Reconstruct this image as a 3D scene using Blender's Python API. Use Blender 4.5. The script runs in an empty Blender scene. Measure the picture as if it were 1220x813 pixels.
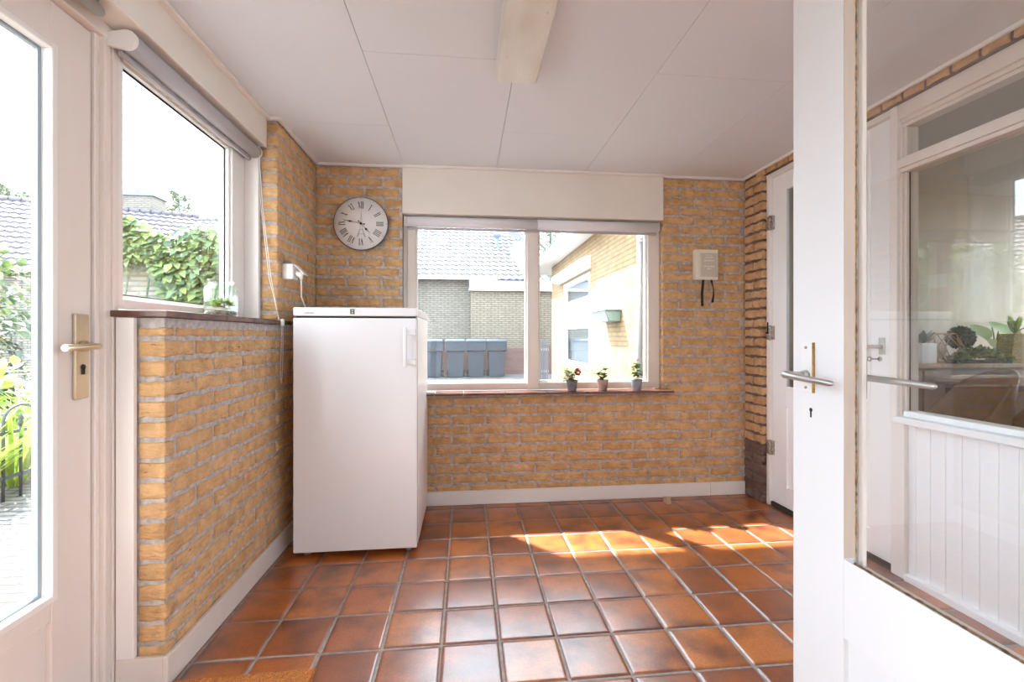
import bpy, math, random
from mathutils import Vector, Matrix
rnd = random.Random(7)
scene = bpy.context.scene
COL = scene.collection
PI = math.pi

# ------------------------------------------------------------------ mesh builder
class MB:
    def __init__(s):
        s.v = []; s.f = []; s.m = []; s.sm = []; s.uv = []
    def add(s, vs, fs, m=0, smooth=False, uvs=None):
        b = len(s.v); s.v += [tuple(v) for v in vs]
        for i, f in enumerate(fs):
            s.f.append([b + k for k in f]); s.m.append(m); s.sm.append(smooth)
            s.uv.append(uvs[i] if uvs else None)
        return s
    def box(s, x0, x1, y0, y1, z0, z1, m=0):
        x0, x1 = sorted((x0, x1)); y0, y1 = sorted((y0, y1)); z0, z1 = sorted((z0, z1))
        vs = [(x0,y0,z0),(x1,y0,z0),(x1,y1,z0),(x0,y1,z0),(x0,y0,z1),(x1,y0,z1),(x1,y1,z1),(x0,y1,z1)]
        return s.add(vs, [(0,3,2,1),(4,5,6,7),(0,1,5,4),(1,2,6,5),(2,3,7,6),(3,0,4,7)], m)
    def prism(s, poly, a, b, axis='y', m=0, smooth=False):
        """poly of 2D points extruded from a to b along axis (x: (y,z), y: (x,z), z: (x,y))"""
        def P(p, t):
            return {'x': (t, p[0], p[1]), 'y': (p[0], t, p[1]), 'z': (p[0], p[1], t)}[axis]
        n = len(poly)
        vs = [P(p, a) for p in poly] + [P(p, b) for p in poly]
        fs = [list(range(n))[::-1], list(range(n, 2*n))] + [(i, (i+1) % n, n+(i+1) % n, n+i) for i in range(n)]
        return s.add(vs, fs, m, smooth)
    def tube(s, pts, r, n=10, m=0, cap=True):
        pts = [Vector(p) for p in pts]
        rs = r if isinstance(r, (list, tuple)) else [r]*len(pts)
        vs = []; prev = None
        for i, p in enumerate(pts):
            if i == 0: d = pts[1]-pts[0]
            elif i == len(pts)-1: d = pts[-1]-pts[-2]
            else: d = (pts[i+1]-p).normalized() + (p-pts[i-1]).normalized()
            d.normalize()
            if prev is None:
                a = d.orthogonal().normalized()
            else:
                a = (prev - d*prev.dot(d)).normalized()
            prev = a; b = d.cross(a)
            for k in range(n):
                t = 2*PI*k/n
                vs.append(p + (a*math.cos(t) + b*math.sin(t))*rs[i])
        fs = []
        for i in range(len(pts)-1):
            for k in range(n):
                k2 = (k+1) % n
                fs.append((i*n+k, i*n+k2, (i+1)*n+k2, (i+1)*n+k))
        s.add(vs, fs, m, True)
        if cap:
            b = len(s.v)-len(vs)
            s.f.append([b+k for k in range(n)][::-1]); s.m.append(m); s.sm.append(False); s.uv.append(None)
            s.f.append([b+(len(pts)-1)*n+k for k in range(n)]); s.m.append(m); s.sm.append(False); s.uv.append(None)
        return s
    def lathe(s, prof, c=(0,0,0), n=32, m=0, axis='z', smooth=True):
        """prof: list of (r, h)"""
        vs = []
        for r, h in prof:
            for k in range(n):
                t = 2*PI*k/n; a, b = r*math.cos(t), r*math.sin(t)
                if axis == 'z': p = (c[0]+a, c[1]+b, c[2]+h)
                elif axis == 'y': p = (c[0]+b, c[1]+h, c[2]+a)
                else: p = (c[0]+h, c[1]+a, c[2]+b)
                vs.append(p)
        fs = []
        for i in range(len(prof)-1):
            for k in range(n):
                k2 = (k+1) % n
                fs.append((i*n+k, i*n+k2, (i+1)*n+k2, (i+1)*n+k))
        s.add(vs, fs, m, smooth)
        return s
    def disc(s, c, r, axis='y', n=32, m=0):
        return s.lathe([(0.0001, 0), (r, 0)], c, n, m, axis, False)
    def build(s, name, mats, parent=None, bevel=0, bseg=2, sub=0):
        me = bpy.data.meshes.new(name)
        off = Vector(parent.location) if parent else Vector((0,0,0))
        pp = parent
        while pp and pp.parent:
            pp = pp.parent; off = off + Vector(pp.location)
        if parent and parent.type == 'MESH': pass
        me.from_pydata([Vector(v)-off for v in s.v], [], s.f)
        if not isinstance(mats, (list, tuple)): mats = [mats]
        for m in mats: me.materials.append(m)
        me.polygons.foreach_set('material_index', s.m)
        me.polygons.foreach_set('use_smooth', s.sm)
        if any(u is not None for u in s.uv):
            ul = me.uv_layers.new(name='UVMap')
            for p in me.polygons:
                u = s.uv[p.index]
                if u:
                    for li, q in zip(p.loop_indices, u): ul.data[li].uv = q
        me.update()
        o = bpy.data.objects.new(name, me); COL.objects.link(o)
        if parent: o.parent = parent
        if bevel:
            b = o.modifiers.new('bevel', 'BEVEL'); b.width = bevel; b.segments = bseg
            b.limit_method = 'ANGLE'; b.angle_limit = 0.6
        if sub:
            b = o.modifiers.new('sub', 'SUBSURF'); b.levels = sub; b.render_levels = sub
        return o

def thing(name, label, cat, loc=(0,0,0), group=None):
    o = bpy.data.objects.new(name, None); COL.objects.link(o); o.location = loc
    o.empty_display_size = .05
    o['label'] = label; o['category'] = cat
    if group: o['group'] = group
    return o
def tag(o, label, cat, group=None, kind=None):
    o['label'] = label; o['category'] = cat
    if group: o['group'] = group
    if kind: o['kind'] = kind
    return o
def struct(o, label=None, cat=None):
    o['kind'] = 'structure'
    if label: o['label'] = label
    if cat: o['category'] = cat
    return o

# ------------------------------------------------------------------ materials
def newmat(name):
    m = bpy.data.materials.new(name); m.use_nodes = True
    nt = m.node_tree; b = nt.nodes['Principled BSDF']
    return m, nt, b
def N(nt, t, **k):
    n = nt.nodes.new(t)
    for a, v in k.items():
        if a.startswith('i_'):
            n.inputs[a[2:].replace('_', ' ')].default_value = v
        else: setattr(n, a, v)
    return n
def rgb(c): return (c[0], c[1], c[2], 1)
def ramp(nt, stops, inp):
    r = nt.nodes.new('ShaderNodeValToRGB'); e = r.color_ramp.elements
    e[0].position = stops[0][0]; e[0].color = rgb(stops[0][1])
    e[1].position = stops[1][0]; e[1].color = rgb(stops[1][1])
    for p, c in stops[2:]:
        x = e.new(p); x.color = rgb(c)
    nt.links.new(inp, r.inputs[0]); return r
def mixc(nt, fac, a, b, mode='MIX'):
    m = nt.nodes.new('ShaderNodeMix'); m.data_type = 'RGBA'; m.blend_type = mode
    for k, v in ((0, fac), (6, a), (7, b)):
        if hasattr(v, 'is_linked') or hasattr(v, 'links'): nt.links.new(v, m.inputs[k])
        elif k == 0: m.inputs[0].default_value = v
        else: m.inputs[k].default_value = rgb(v)
    return m.outputs[2]
def coords(nt, scale=(1,1,1)):
    tc = N(nt, 'ShaderNodeNewGeometry'); mp = N(nt, 'ShaderNodeMapping')
    mp.inputs['Scale'].default_value = scale
    nt.links.new(tc.outputs['Position'], mp.inputs['Vector']); return mp.outputs[0]
def bump(nt, b, h, strength, dist=.002):
    n = N(nt, 'ShaderNodeBump'); n.inputs['Strength'].default_value = strength; n.inputs['Distance'].default_value = dist
    nt.links.new(h, n.inputs['Height']); nt.links.new(n.outputs[0], b.inputs['Normal']); return n

def simple(name, c, rough=.5, metal=0, nscale=0, var=.1, bstr=0, bscale=80, ior=1.5, coat=0, stretch=(1,1,1)):
    m, nt, b = newmat(name)
    b.inputs['Base Color'].default_value = rgb(c); b.inputs['Roughness'].default_value = rough
    b.inputs['Metallic'].default_value = metal; b.inputs['IOR'].default_value = ior
    b.inputs['Coat Weight'].default_value = coat
    if nscale:
        no = N(nt, 'ShaderNodeTexNoise'); no.inputs['Scale'].default_value = nscale; no.inputs['Detail'].default_value = 5
        nt.links.new(coords(nt, stretch), no.inputs['Vector'])
        r = ramp(nt, [(.3, [x*(1-var) for x in c]), (.7, [min(1, x*(1+var)) for x in c])], no.outputs[0])
        nt.links.new(r.outputs[0], b.inputs['Base Color'])
    if bstr:
        no = N(nt, 'ShaderNodeTexNoise'); no.inputs['Scale'].default_value = bscale; no.inputs['Detail'].default_value = 4
        nt.links.new(coords(nt, stretch), no.inputs['Vector']); bump(nt, b, no.outputs[0], bstr)
    return m

M = {}
M['paint'] = simple('white_paint', (.83,.80,.775), .38, nscale=3, var=.025, bstr=.08, bscale=30, stretch=(1,1,.15))
M['paint_old'] = simple('aged_cream_paint', (.76,.69,.635), .45, nscale=5, var=.06, bstr=.12, bscale=40, stretch=(1,1,.1))
M['paint_white'] = simple('bright_white_paint', (.88,.90,.92), .35, nscale=2, var=.01, bstr=.05, bscale=30, stretch=(1,1,.15))
M['paint_door'] = simple('door_white_paint', (.76,.775,.79), .35, nscale=2, var=.015, bstr=.05, bscale=30, stretch=(1,1,.15))
M['cream'] = simple('cream_board', (.78,.735,.675), .55, nscale=4, var=.03, bstr=.1, bscale=25)
M['pvc'] = simple('white_plastic', (.82,.81,.79), .3)
M['ceiling'] = simple('ceiling_panel', (.71,.735,.785), .8, nscale=2, var=.01, bstr=.25, bscale=220)
M['gap'] = simple('joint_grey', (.62,.61,.62), .9)
M['seal'] = simple('blue_grey_seal', (.32,.38,.42), .4)
M['dark'] = simple('dark_gap', (.03,.02,.018), .8)
M['rot'] = simple('weathered_putty', (.33,.19,.09), .8, nscale=60, var=.6, bstr=.6, bscale=150)
M['steel'] = simple('brushed_steel', (.55,.54,.52), .42, 1, nscale=40, var=.08)
M['bronze'] = simple('champagne_handle', (.72,.61,.44), .38, 1, nscale=12, var=.08)
M['brass'] = simple('old_brass', (.42,.26,.09), .5, .8, nscale=60, var=.4)
M['hinge'] = simple('worn_hinge', (.42,.38,.34), .45, .8, nscale=80, var=.4)
M['fridge'] = simple('fridge_enamel', (.80,.80,.83), .22, coat=.2)
M['fridge_side'] = simple('fridge_side', (.88,.88,.89), .35, bstr=.05, bscale=400)
M['grey'] = simple('panel_grey', (.25,.27,.27), .4)
M['lcd'] = simple('lcd_green_grey', (.16,.2,.15), .2)
M['white'] = simple('plain_white', (.87,.87,.86), .4)
M['clockface'] = simple('clock_face', (.84,.82,.81), .5, nscale=12, var=.03)
M['ink'] = simple('clock_ink', (.03,.03,.035), .5)
M['ink2'] = simple('faded_ink', (.50,.51,.56), .6)
M['rim'] = simple('clock_rim', (.12,.14,.17), .4, nscale=30, var=.3)
M['blind'] = simple('blind_fabric', (.43,.42,.44), .75, bstr=.1, bscale=300)
M['blind2'] = simple('blind_fabric_sky_glow', (.74,.73,.77), .6, bstr=.1, bscale=300)  # lighter copy of the fabric, sky glow put into the colour
M['sill'] = simple('brown_sill_tile', (.13,.055,.04), .22, nscale=14, var=.35, bstr=.1, bscale=25)
M['mortar'] = simple('mortar', (.47,.435,.41), .95, nscale=45, var=.28, bstr=1, bscale=120)
M['mat'] = simple('coir', (.50,.18,.045), .95, nscale=250, var=.5, bstr=1, bscale=600)
M['wedge'] = simple('pale_wood', (.55,.40,.28), .6, nscale=20, var=.15)
M['paper'] = simple('cream_box', (.80,.75,.64), .5)
M['label'] = simple('box_label', (.58,.52,.43), .5, nscale=90, var=.08)
M['strap'] = simple('black_strap', (.012,.012,.014), .6)
M['rust'] = simple('rust', (.35,.16,.04), .7, nscale=60, var=.4)

def glass_mat(name, tint=(.995,1.0,.998), base=.055):
    m, nt, b = newmat(name); nt.nodes.remove(b)
    out = nt.nodes['Material Output']
    tr = N(nt, 'ShaderNodeBsdfTransparent'); tr.inputs[0].default_value = rgb(tint)
    gl = N(nt, 'ShaderNodeBsdfGlossy'); gl.inputs['Roughness'].default_value = 0.005
    gl.inputs['Color'].default_value = (1,1,1,1)
    lw = N(nt, 'ShaderNodeLayerWeight'); lw.inputs[0].default_value = .5
    p = N(nt, 'ShaderNodeMath', operation='POWER'); p.inputs[1].default_value = 5
    nt.links.new(lw.outputs['Facing'], p.inputs[0])
    q = N(nt, 'ShaderNodeMath', operation='MULTIPLY_ADD'); q.inputs[1].default_value = 1-base; q.inputs[2].default_value = base
    nt.links.new(p.outputs[0], q.inputs[0])
    mx = N(nt, 'ShaderNodeMixShader')
    nt.links.new(q.outputs[0], mx.inputs[0]); nt.links.new(tr.outputs[0], mx.inputs[1]); nt.links.new(gl.outputs[0], mx.inputs[2])
    nt.links.new(mx.outputs[0], out.inputs[0]); return m
M['glass'] = glass_mat('window_glass')
M['jar'] = glass_mat('jar_glass', (.93,.97,.96), .06)

def brick_mat(name, c1, c2, c3, dark):
    m, nt, b = newmat(name)
    g = N(nt, 'ShaderNodeNewGeometry')
    r = ramp(nt, [(0, c1), (.5, c2), (1, c3)], g.outputs['Random Per Island'])
    no = N(nt, 'ShaderNodeTexNoise'); no.inputs['Scale'].default_value = 16; no.inputs['Detail'].default_value = 6; no.inputs['Roughness'].default_value = .65
    nt.links.new(g.outputs['Position'], no.inputs['Vector'])
    f = ramp(nt, [(.35, (.78,.74,.70)), (.65, (1.12,1.12,1.12))], no.outputs[0])
    c = mixc(nt, 1.0, r.outputs[0], f.outputs[0], 'MULTIPLY')
    # small burnt cracks and pits
    n2 = N(nt, 'ShaderNodeTexNoise'); n2.inputs['Scale'].default_value = 30; n2.inputs['Detail'].default_value = 8; n2.inputs['Roughness'].default_value = .7
    nt.links.new(coords(nt, (.6,.6,2.4)), n2.inputs['Vector'])
    k = ramp(nt, [(.62, (0,0,0)), (.70, (1,1,1))], n2.outputs[0])
    c = mixc(nt, k.outputs[0], c, dark)
    nt.links.new(c, b.inputs['Base Color']); b.inputs['Roughness'].default_value = .9
    n3 = N(nt, 'ShaderNodeTexNoise'); n3.inputs['Scale'].default_value = 45; n3.inputs['Detail'].default_value = 8
    nt.links.new(coords(nt, (.6,.6,1.8)), n3.inputs['Vector'])
    bump(nt, b, n3.outputs[0], 1.0, .012)
    return m
M['brick'] = brick_mat('ochre_brick', (.62,.385,.18), (.70,.45,.23), (.65,.40,.185), (.20,.10,.05))
M['brick_pier'] = brick_mat('weathered_pier_brick', (.56,.35,.18), (.66,.43,.24), (.52,.30,.15), (.12,.08,.06))
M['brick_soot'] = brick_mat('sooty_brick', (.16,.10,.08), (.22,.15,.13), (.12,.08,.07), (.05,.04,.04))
M['mortar_dark'] = simple('dark_mortar', (.17,.13,.11), .95, nscale=25, var=.25, bstr=.9, bscale=160)

# glazed terracotta floor tile
def tile_mat():
    m, nt, b = newmat('glazed_floor_tile')
    g = N(nt, 'ShaderNodeNewGeometry')
    r = ramp(nt, [(0, (.27,.066,.016)), (.35, (.42,.11,.02)), (.7, (.54,.165,.028)), (1, (.32,.082,.02))], g.outputs['Random Per Island'])
    no = N(nt, 'ShaderNodeTexNoise'); no.inputs['Scale'].default_value = 7; no.inputs['Detail'].default_value = 4
    # shift the cloudiness per tile
    ad = N(nt, 'ShaderNodeVectorMath', operation='MULTIPLY_ADD'); ad.inputs[1].default_value = (1,1,1)
    cm = N(nt, 'ShaderNodeCombineXYZ'); mu = N(nt, 'ShaderNodeMath', operation='MULTIPLY'); mu.inputs[1].default_value = 40
    nt.links.new(g.outputs['Random Per Island'], mu.inputs[0]); nt.links.new(mu.outputs[0], cm.inputs[2])
    nt.links.new(g.outputs['Position'], ad.inputs[0]); nt.links.new(cm.outputs[0], ad.inputs[2]); nt.links.new(ad.outputs[0], no.inputs['Vector'])
    k = ramp(nt, [(.43, (0,0,0)), (.70, (.9,.9,.9))], no.outputs[0])
    c = mixc(nt, k.outputs[0], r.outputs[0], (.11,.026,.012))
    # burnt brown rim of each tile (from its own UV square)
    uv = N(nt, 'ShaderNodeTexCoord'); sp = N(nt, 'ShaderNodeSeparateXYZ'); nt.links.new(uv.outputs['UV'], sp.inputs[0])
    def edge(o):
        a = N(nt, 'ShaderNodeMath', operation='SUBTRACT'); a.inputs[1].default_value = .5; nt.links.new(o, a.inputs[0])
        a2 = N(nt, 'ShaderNodeMath', operation='ABSOLUTE'); nt.links.new(a.outputs[0], a2.inputs[0]); return a2.outputs[0]
    mx = N(nt, 'ShaderNodeMath', operation='MAXIMUM'); nt.links.new(edge(sp.outputs[0]), mx.inputs[0]); nt.links.new(edge(sp.outputs[1]), mx.inputs[1])
    a3 = N(nt, 'ShaderNodeMath', operation='MULTIPLY_ADD'); a3.inputs[1].default_value = .16; nt.links.new(no.outputs[0], a3.inputs[0]); nt.links.new(mx.outputs[0], a3.inputs[2])
    e = ramp(nt, [(.47, (0,0,0)), (.62, (.75,.75,.75))], a3.outputs[0])
    c = mixc(nt, e.outputs[0], c, (.10,.026,.016))
    n4 = N(nt, 'ShaderNodeTexNoise'); n4.inputs['Scale'].default_value = 120; n4.inputs['Detail'].default_value = 3
    nt.links.new(g.outputs['Position'], n4.inputs['Vector'])
    f = ramp(nt, [(.35, (.85,.85,.85)), (.65, (1.15,1.15,1.15))], n4.outputs[0])
    c = mixc(nt, 1.0, c, f.outputs[0], 'MULTIPLY')
    nt.links.new(c, b.inputs['Base Color'])
    b.inputs['Roughness'].default_value = .34; b.inputs['IOR'].default_value = 2.2
    n3 = N(nt, 'ShaderNodeTexNoise'); n3.inputs['Scale'].default_value = 14; n3.inputs['Detail'].default_value = 3
    nt.links.new(g.outputs['Position'], n3.inputs['Vector'])
    bump(nt, b, n3.outputs[0], .35, .004)
    return m
M['tile'] = tile_mat()
M['grout'] = simple('floor_grout', (.35,.32,.30), .8, nscale=40, var=.2, bstr=.6, bscale=200)

def leaf_mat(name, c1, c2, c3, rough=.5, trans=.25):
    m, nt, b = newmat(name); g = N(nt, 'ShaderNodeNewGeometry')
    r = ramp(nt, [(0, c1), (.5, c2), (1, c3)], g.outputs['Random Per Island'])
    nt.links.new(r.outputs[0], b.inputs['Base Color']); b.inputs['Roughness'].default_value = rough
    tl = N(nt, 'ShaderNodeBsdfTranslucent'); nt.links.new(r.outputs[0], tl.inputs[0])
    mx = N(nt, 'ShaderNodeMixShader'); mx.inputs[0].default_value = trans
    nt.links.new(b.outputs[0], mx.inputs[1]); nt.links.new(tl.outputs[0], mx.inputs[2])
    nt.links.new(mx.outputs[0], nt.nodes['Material Output'].inputs[0]); return m
M['vine'] = leaf_mat('vine_leaf', (.06,.11,.06), (.13,.20,.07), (.26,.33,.10))
M['shrub'] = leaf_mat('shrub_leaf', (.035,.06,.05), (.07,.11,.085), (.11,.16,.11))
M['lime'] = leaf_mat('lime_leaf', (.30,.42,.08), (.45,.55,.12), (.20,.34,.07))
M['tree'] = leaf_mat('tree_leaf', (.09,.11,.07), (.15,.17,.10), (.12,.13,.085))
M['pot_leaf'] = leaf_mat('houseplant_leaf', (.03,.10,.01), (.10,.22,.02), (.05,.14,.015))
M['pale_leaf'] = leaf_mat('pale_leaf', (.45,.55,.22), (.35,.48,.16), (.55,.60,.30))
M['flower'] = leaf_mat('red_petal', (.22,.012,.02), (.36,.03,.05), (.28,.02,.03))
M['stem'] = simple('stem', (.16,.13,.07), .7)
M['bark'] = simple('bark', (.12,.18,.14), .9, nscale=20, var=.3)

def bricktex(name, c1, c2, mort, scale_l=.22, scale_h=.065, axis='y', ms=.012, rough=.9, off=.5, bst=.4):
    """brick pattern laid out in metres; axis = the direction the surface faces"""
    m, nt, b = newmat(name)
    g = N(nt, 'ShaderNodeNewGeometry'); sp = N(nt, 'ShaderNodeSeparateXYZ'); cb = N(nt, 'ShaderNodeCombineXYZ')
    nt.links.new(g.outputs['Position'], sp.inputs[0])
    a, c = {'y': (0, 2), 'x': (1, 2), 'z': (0, 1)}[axis]
    nt.links.new(sp.outputs[a], cb.inputs[0]); nt.links.new(sp.outputs[c], cb.inputs[1])
    t = N(nt, 'ShaderNodeTexBrick'); t.offset = off
    t.inputs['Scale'].default_value = 1; t.inputs['Mortar Size'].default_value = ms; t.inputs['Mortar Smooth'].default_value = .1
    t.inputs['Brick Width'].default_value = scale_l; t.inputs['Row Height'].default_value = scale_h
    t.inputs['Color1'].default_value = rgb(c1); t.inputs['Color2'].default_value = rgb(c2); t.inputs['Mortar'].default_value = rgb(mort)
    nt.links.new(cb.outputs[0], t.inputs['Vector'])
    no = N(nt, 'ShaderNodeTexNoise'); no.inputs['Scale'].default_value = 6; no.inputs['Detail'].default_value = 4
    nt.links.new(g.outputs['Position'], no.inputs['Vector'])
    f = ramp(nt, [(.3, (.82,.82,.82)), (.7, (1.1,1.1,1.1))], no.outputs[0])
    nt.links.new(mixc(nt, 1.0, t.outputs[0], f.outputs[0], 'MULTIPLY'), b.inputs['Base Color'])
    b.inputs['Roughness'].default_value = rough
    inv = N(nt, 'ShaderNodeMath', operation='SUBTRACT'); inv.inputs[0].default_value = 1; nt.links.new(t.outputs['Fac'], inv.inputs[1])
    bump(nt, b, inv.outputs[0], bst, .01)
    return m
M['out_brick'] = bricktex('neighbour_brick', (.19,.17,.135), (.235,.21,.165), (.085,.08,.075), ms=.014)
M['out_brick_warm'] = bricktex('annex_brick', (.22,.185,.13), (.26,.22,.155), (.09,.08,.07), ms=.014)
M['out_brick_red'] = bricktex('red_plinth_brick', (.16,.06,.05), (.20,.08,.065), (.12,.09,.085), ms=.014)
M['wing_brick'] = bricktex('wing_brick', (.34,.21,.095), (.40,.26,.12), (.22,.16,.10), axis='x')
M['garden_brick'] = bricktex('garden_brick', (.27,.26,.23), (.36,.34,.30), (.17,.18,.17), ms=.014)
M['paving'] = bricktex('paving', (.13,.125,.125), (.17,.16,.155), (.04,.038,.035), .21, .075, 'z', .009, bst=.6)

# ------------------------------------------------------------------ real brick faces
def brick_face(mb, O, U, Nn, u0, u1, v0, v1, holes=(), shift=0., jit=.002, m=1, pick=None, bh=.0475, ch=.0647, bl=.208, jt=.0155, relief=.006, v_off=0.):
    O, U, Nn = Vector(O), Vector(U), Vector(Nn); Z = Vector((0,0,1))
    k = int(math.floor((v0-v_off)/ch))
    while True:
        a = k*ch+v_off+.009; b = a+bh*rnd.uniform(.985, 1.015); k += 1
        if a > v1-.012: break
        a = max(a, v0+.002); b = min(b, v1-.001)
        if b-a < .014: continue
        ivs = [(u0, u1)]
        for (h0, h1, g0, g1) in holes:
            if b > g0 and a < g1:
                nx = []
                for (p, q) in ivs:
                    if h1 <= p or h0 >= q: nx.append((p, q)); continue
                    if h0 > p: nx.append((p, h0))
                    if h1 < q: nx.append((h1, q))
                ivs = nx
        pitch = bl+jt; st = shift + (pitch/2 if k % 2 else 0) + (rnd.uniform(-.006, .006))
        j = int(math.floor((u0-st)/pitch))-1
        while True:
            p = st+j*pitch; q = p+bl; j += 1
            if p > u1: break
            # the odd half brick
            for (s0, s1) in ivs:
                pp, qq = max(p, s0), min(q, s1)
                if qq-pp < .02: continue
                brick(mb, O, U, Z, Nn, pp, qq, a, b, jit, m if pick is None else pick(a), relief,
                      pp > s0+1e-5, qq < s1-1e-5)
def brick(mb, O, U, Z, Nn, u0, u1, v0, v1, jit, m, relief, ju0, ju1):
    nu = max(2, int((u1-u0)/.022)); nv = 3
    g1, g2, g3 = rnd.uniform(0, 6), rnd.uniform(0, 6), rnd.uniform(35, 70)
    us = [u0, u0+.004]+[u0+(u1-u0)*i/nu for i in range(1, nu)]+[u1-.004, u1]
    vv = [v0, v0+.004]+[v0+(v1-v0)*i/nv for i in range(1, nv)]+[v1-.004, v1]
    tilt = rnd.uniform(-.0015, .0015); lift = rnd.uniform(-.001, .0015); sl = rnd.uniform(-.0012, .0012)
    vs = []; W = len(us); H = len(vv)
    for jv, v in enumerate(vv):
        for iu, u in enumerate(us):
            eu = iu in (0, W-1); ev = jv in (0, H-1)
            d = lift + tilt*(u-u0)/(u1-u0) + rnd.uniform(-jit, jit)*.8
            if eu or ev: d -= .0035
            du = rnd.uniform(-jit, jit)*(1 if (iu == 0 and ju0) or (iu == W-1 and ju1) else 0)
            dv = rnd.uniform(-jit, jit)+jit*.8*math.sin(u*g3+(g1 if jv < 2 else g2)) if ev else rnd.uniform(-jit, jit)*.3
            vs.append(O+U*(u+du)+Z*(v+dv+sl*(u-u0)/(u1-u0))+Nn*d)
    fs = []
    for jv in range(H-1):
        for iu in range(W-1):
            a = jv*W+iu; fs.append((a, a+1, a+W+1, a+W))
    # skirt back into the mortar
    ring = [i for i in range(W)] + [W-1+W*j for j in range(1, H)] + [W*H-1-i for i in range(1, W)] + [W*(H-1-j) for j in range(1, H-1)]
    b0 = len(vs)
    for i in ring: vs.append(vs[i]-Nn*(relief+.008))
    n = len(ring)
    for i in range(n): fs.append((ring[(i+1) % n], ring[i], b0+i, b0+(i+1) % n))
    if U.cross(Z).dot(Nn) < 0: fs = [f[::-1] for f in fs]
    mb.add(vs, fs, m, True)

RE = .006   # mortar recess
# ================================================================== ROOM SHELL
CZ = 2.215
XL, XR, YB = -.95, 1.95, 2.96
# ---- back wall: opening X -.41..1.352, z .725..2.2
mb = MB()
wx0, wx1, wz0 = -.410, 1.352, .725
mb.box(-1.2, wx0-.001, YB+RE, 3.14, 0, CZ+.02)
mb.box(wx1+RE, 2.05, YB+RE, 3.14, 0, CZ+.02)
mb.box(wx0-.001, wx1+RE, YB+RE, 3.14, 0, wz0-.004)
brick_face(mb, (0,YB,0), (1,0,0), (0,-1,0), XL, XR, 0, CZ, holes=[(wx0, wx1, wz0-.02, 9)], shift=.03)
# reveals left and right
brick_face(mb, (wx1,0,0), (0,1,0), (-1,0,0), YB, 3.12, wz0, CZ, shift=.1)
struct(mb.build('wall_back', [M['mortar'], M['brick']]))
# outer skin of the back wall
mb = MB()
mb.box(-1.3, wx0, 3.14, 3.2, -.06, CZ+.02); mb.box(wx1, 2.05, 3.14, 3.2, -.06, CZ+.02); mb.box(wx0, wx1, 3.14, 3.2, -.06, wz0-.01)
struct(mb.build('wall_back_outside', M['out_brick_warm']))
# ---- left low wall and pier
mb = MB()
LY0, PY = 1.525, 2.378; LX = -1.03
mb.box(-1.2, XL-RE, LY0+RE, YB+RE, 0, 1.166)
mb.box(-1.2, XL-RE, PY+RE, YB+RE, 1.166, CZ+.02)
brick_face(mb, (XL,0,0), (0,1,0), (1,0,0), LY0, YB, 0, 1.135, shift=.02, jit=.0024)
brick_face(mb, (XL,0,0), (0,1,0), (1,0,0), PY, YB, 1.19, CZ, shift=.02, jit=.0024)
brick_face(mb, (0,LY0,0), (1,0,0), (0,-1,0), LX, XL, 0, 1.135, shift=-1.03, bl=.25, jt=-.01)
brick_face(mb, (0,PY,0), (1,0,0), (0,-1,0), LX, XL, 1.19, CZ, shift=-1.03, bl=.25, jt=-.01)
struct(mb.build('wall_left', [M['mortar'], M['brick']]))
# ---- right brick pier, brick course over the door
mb = MB()
mb.box(XR+.012, 2.08, 2.77+.01, YB+RE, 0, CZ+.02)
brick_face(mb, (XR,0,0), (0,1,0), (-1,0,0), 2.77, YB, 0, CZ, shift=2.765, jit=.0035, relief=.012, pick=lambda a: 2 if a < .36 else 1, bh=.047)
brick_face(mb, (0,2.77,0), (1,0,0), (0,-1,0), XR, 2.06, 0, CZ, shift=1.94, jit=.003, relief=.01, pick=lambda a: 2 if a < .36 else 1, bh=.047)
# rowlock course: headers on edge above the frames
y = .3
while y < 2.76:
    brick(mb, Vector((XR,0,0)), Vector((0,1,0)), Vector((0,0,1)), Vector((-1,0,0)), y, y+.085, 2.176, 2.213, .002, 1, .01, True, True)
    y += .102
mb.box(XR+.012, 2.08, .2, 2.77, 2.172, CZ+.02)
struct(mb.build('wall_right', [M['mortar_dark'], M['brick_pier'], M['brick_soot']]))
# ---- near wall beside the doorway the camera looks through
mb = MB(); mb.box(-1.2, -.5, .14, .28, 0, CZ+.02); mb.box(1.0, 1.08, .2, .28, 0, CZ+.02); mb.box(2.0, 2.1, .14, .28, 0, CZ+.02)
struct(mb.build('wall_front', M['paint']))
# unseen living room added behind the camera, side windows made wide for fill light
M['lr'] = simple('living_room_paint', (.84,.84,.84), .8)
mb = MB(); mb.box(-3.2, 3.6, -4.3, -4.2, 0, 2.5)
mb.box(-3.3, -3.2, -4.2, .2, 0, .25); mb.box(-3.3, -3.2, -4.2, .2, 2.35, 2.5); mb.box(-3.3, -3.2, -4.2, -3.9, .25, 2.35); mb.box(-3.3, -3.2, -.1, .2, .25, 2.35)
mb.box(-3.2, -1.2, .14, .28, 0, 2.5); mb.box(-1.2, 2.1, .14, .2, CZ+.02, 2.5)
mb.box(3.6, 3.7, -4.2, .2, 0, .1); mb.box(3.6, 3.7, -4.2, .2, 2.4, 2.5); mb.box(3.6, 3.7, -4.2, -3.9, .1, 2.4)
struct(mb.build('wall_living_room', M['lr']))
mb = MB(); mb.box(-3.3, 3.7, -4.3, .14, 2.5, 2.55); struct(mb.build('ceiling_living_room', M['ceiling']))
mb = MB(); mb.box(-3.3, 3.7, -4.3, -.6, -.06, -.002); mb.box(-3.3, -1.15, -.6, .14, -.06, -.002); mb.box(2.02, 3.7, -.6, .14, -.06, -.002)
struct(mb.build('floor_living_room', simple('pale_oak_floor', (.52,.42,.32), .5, nscale=6, var=.12, stretch=(1,8,1))))
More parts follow.
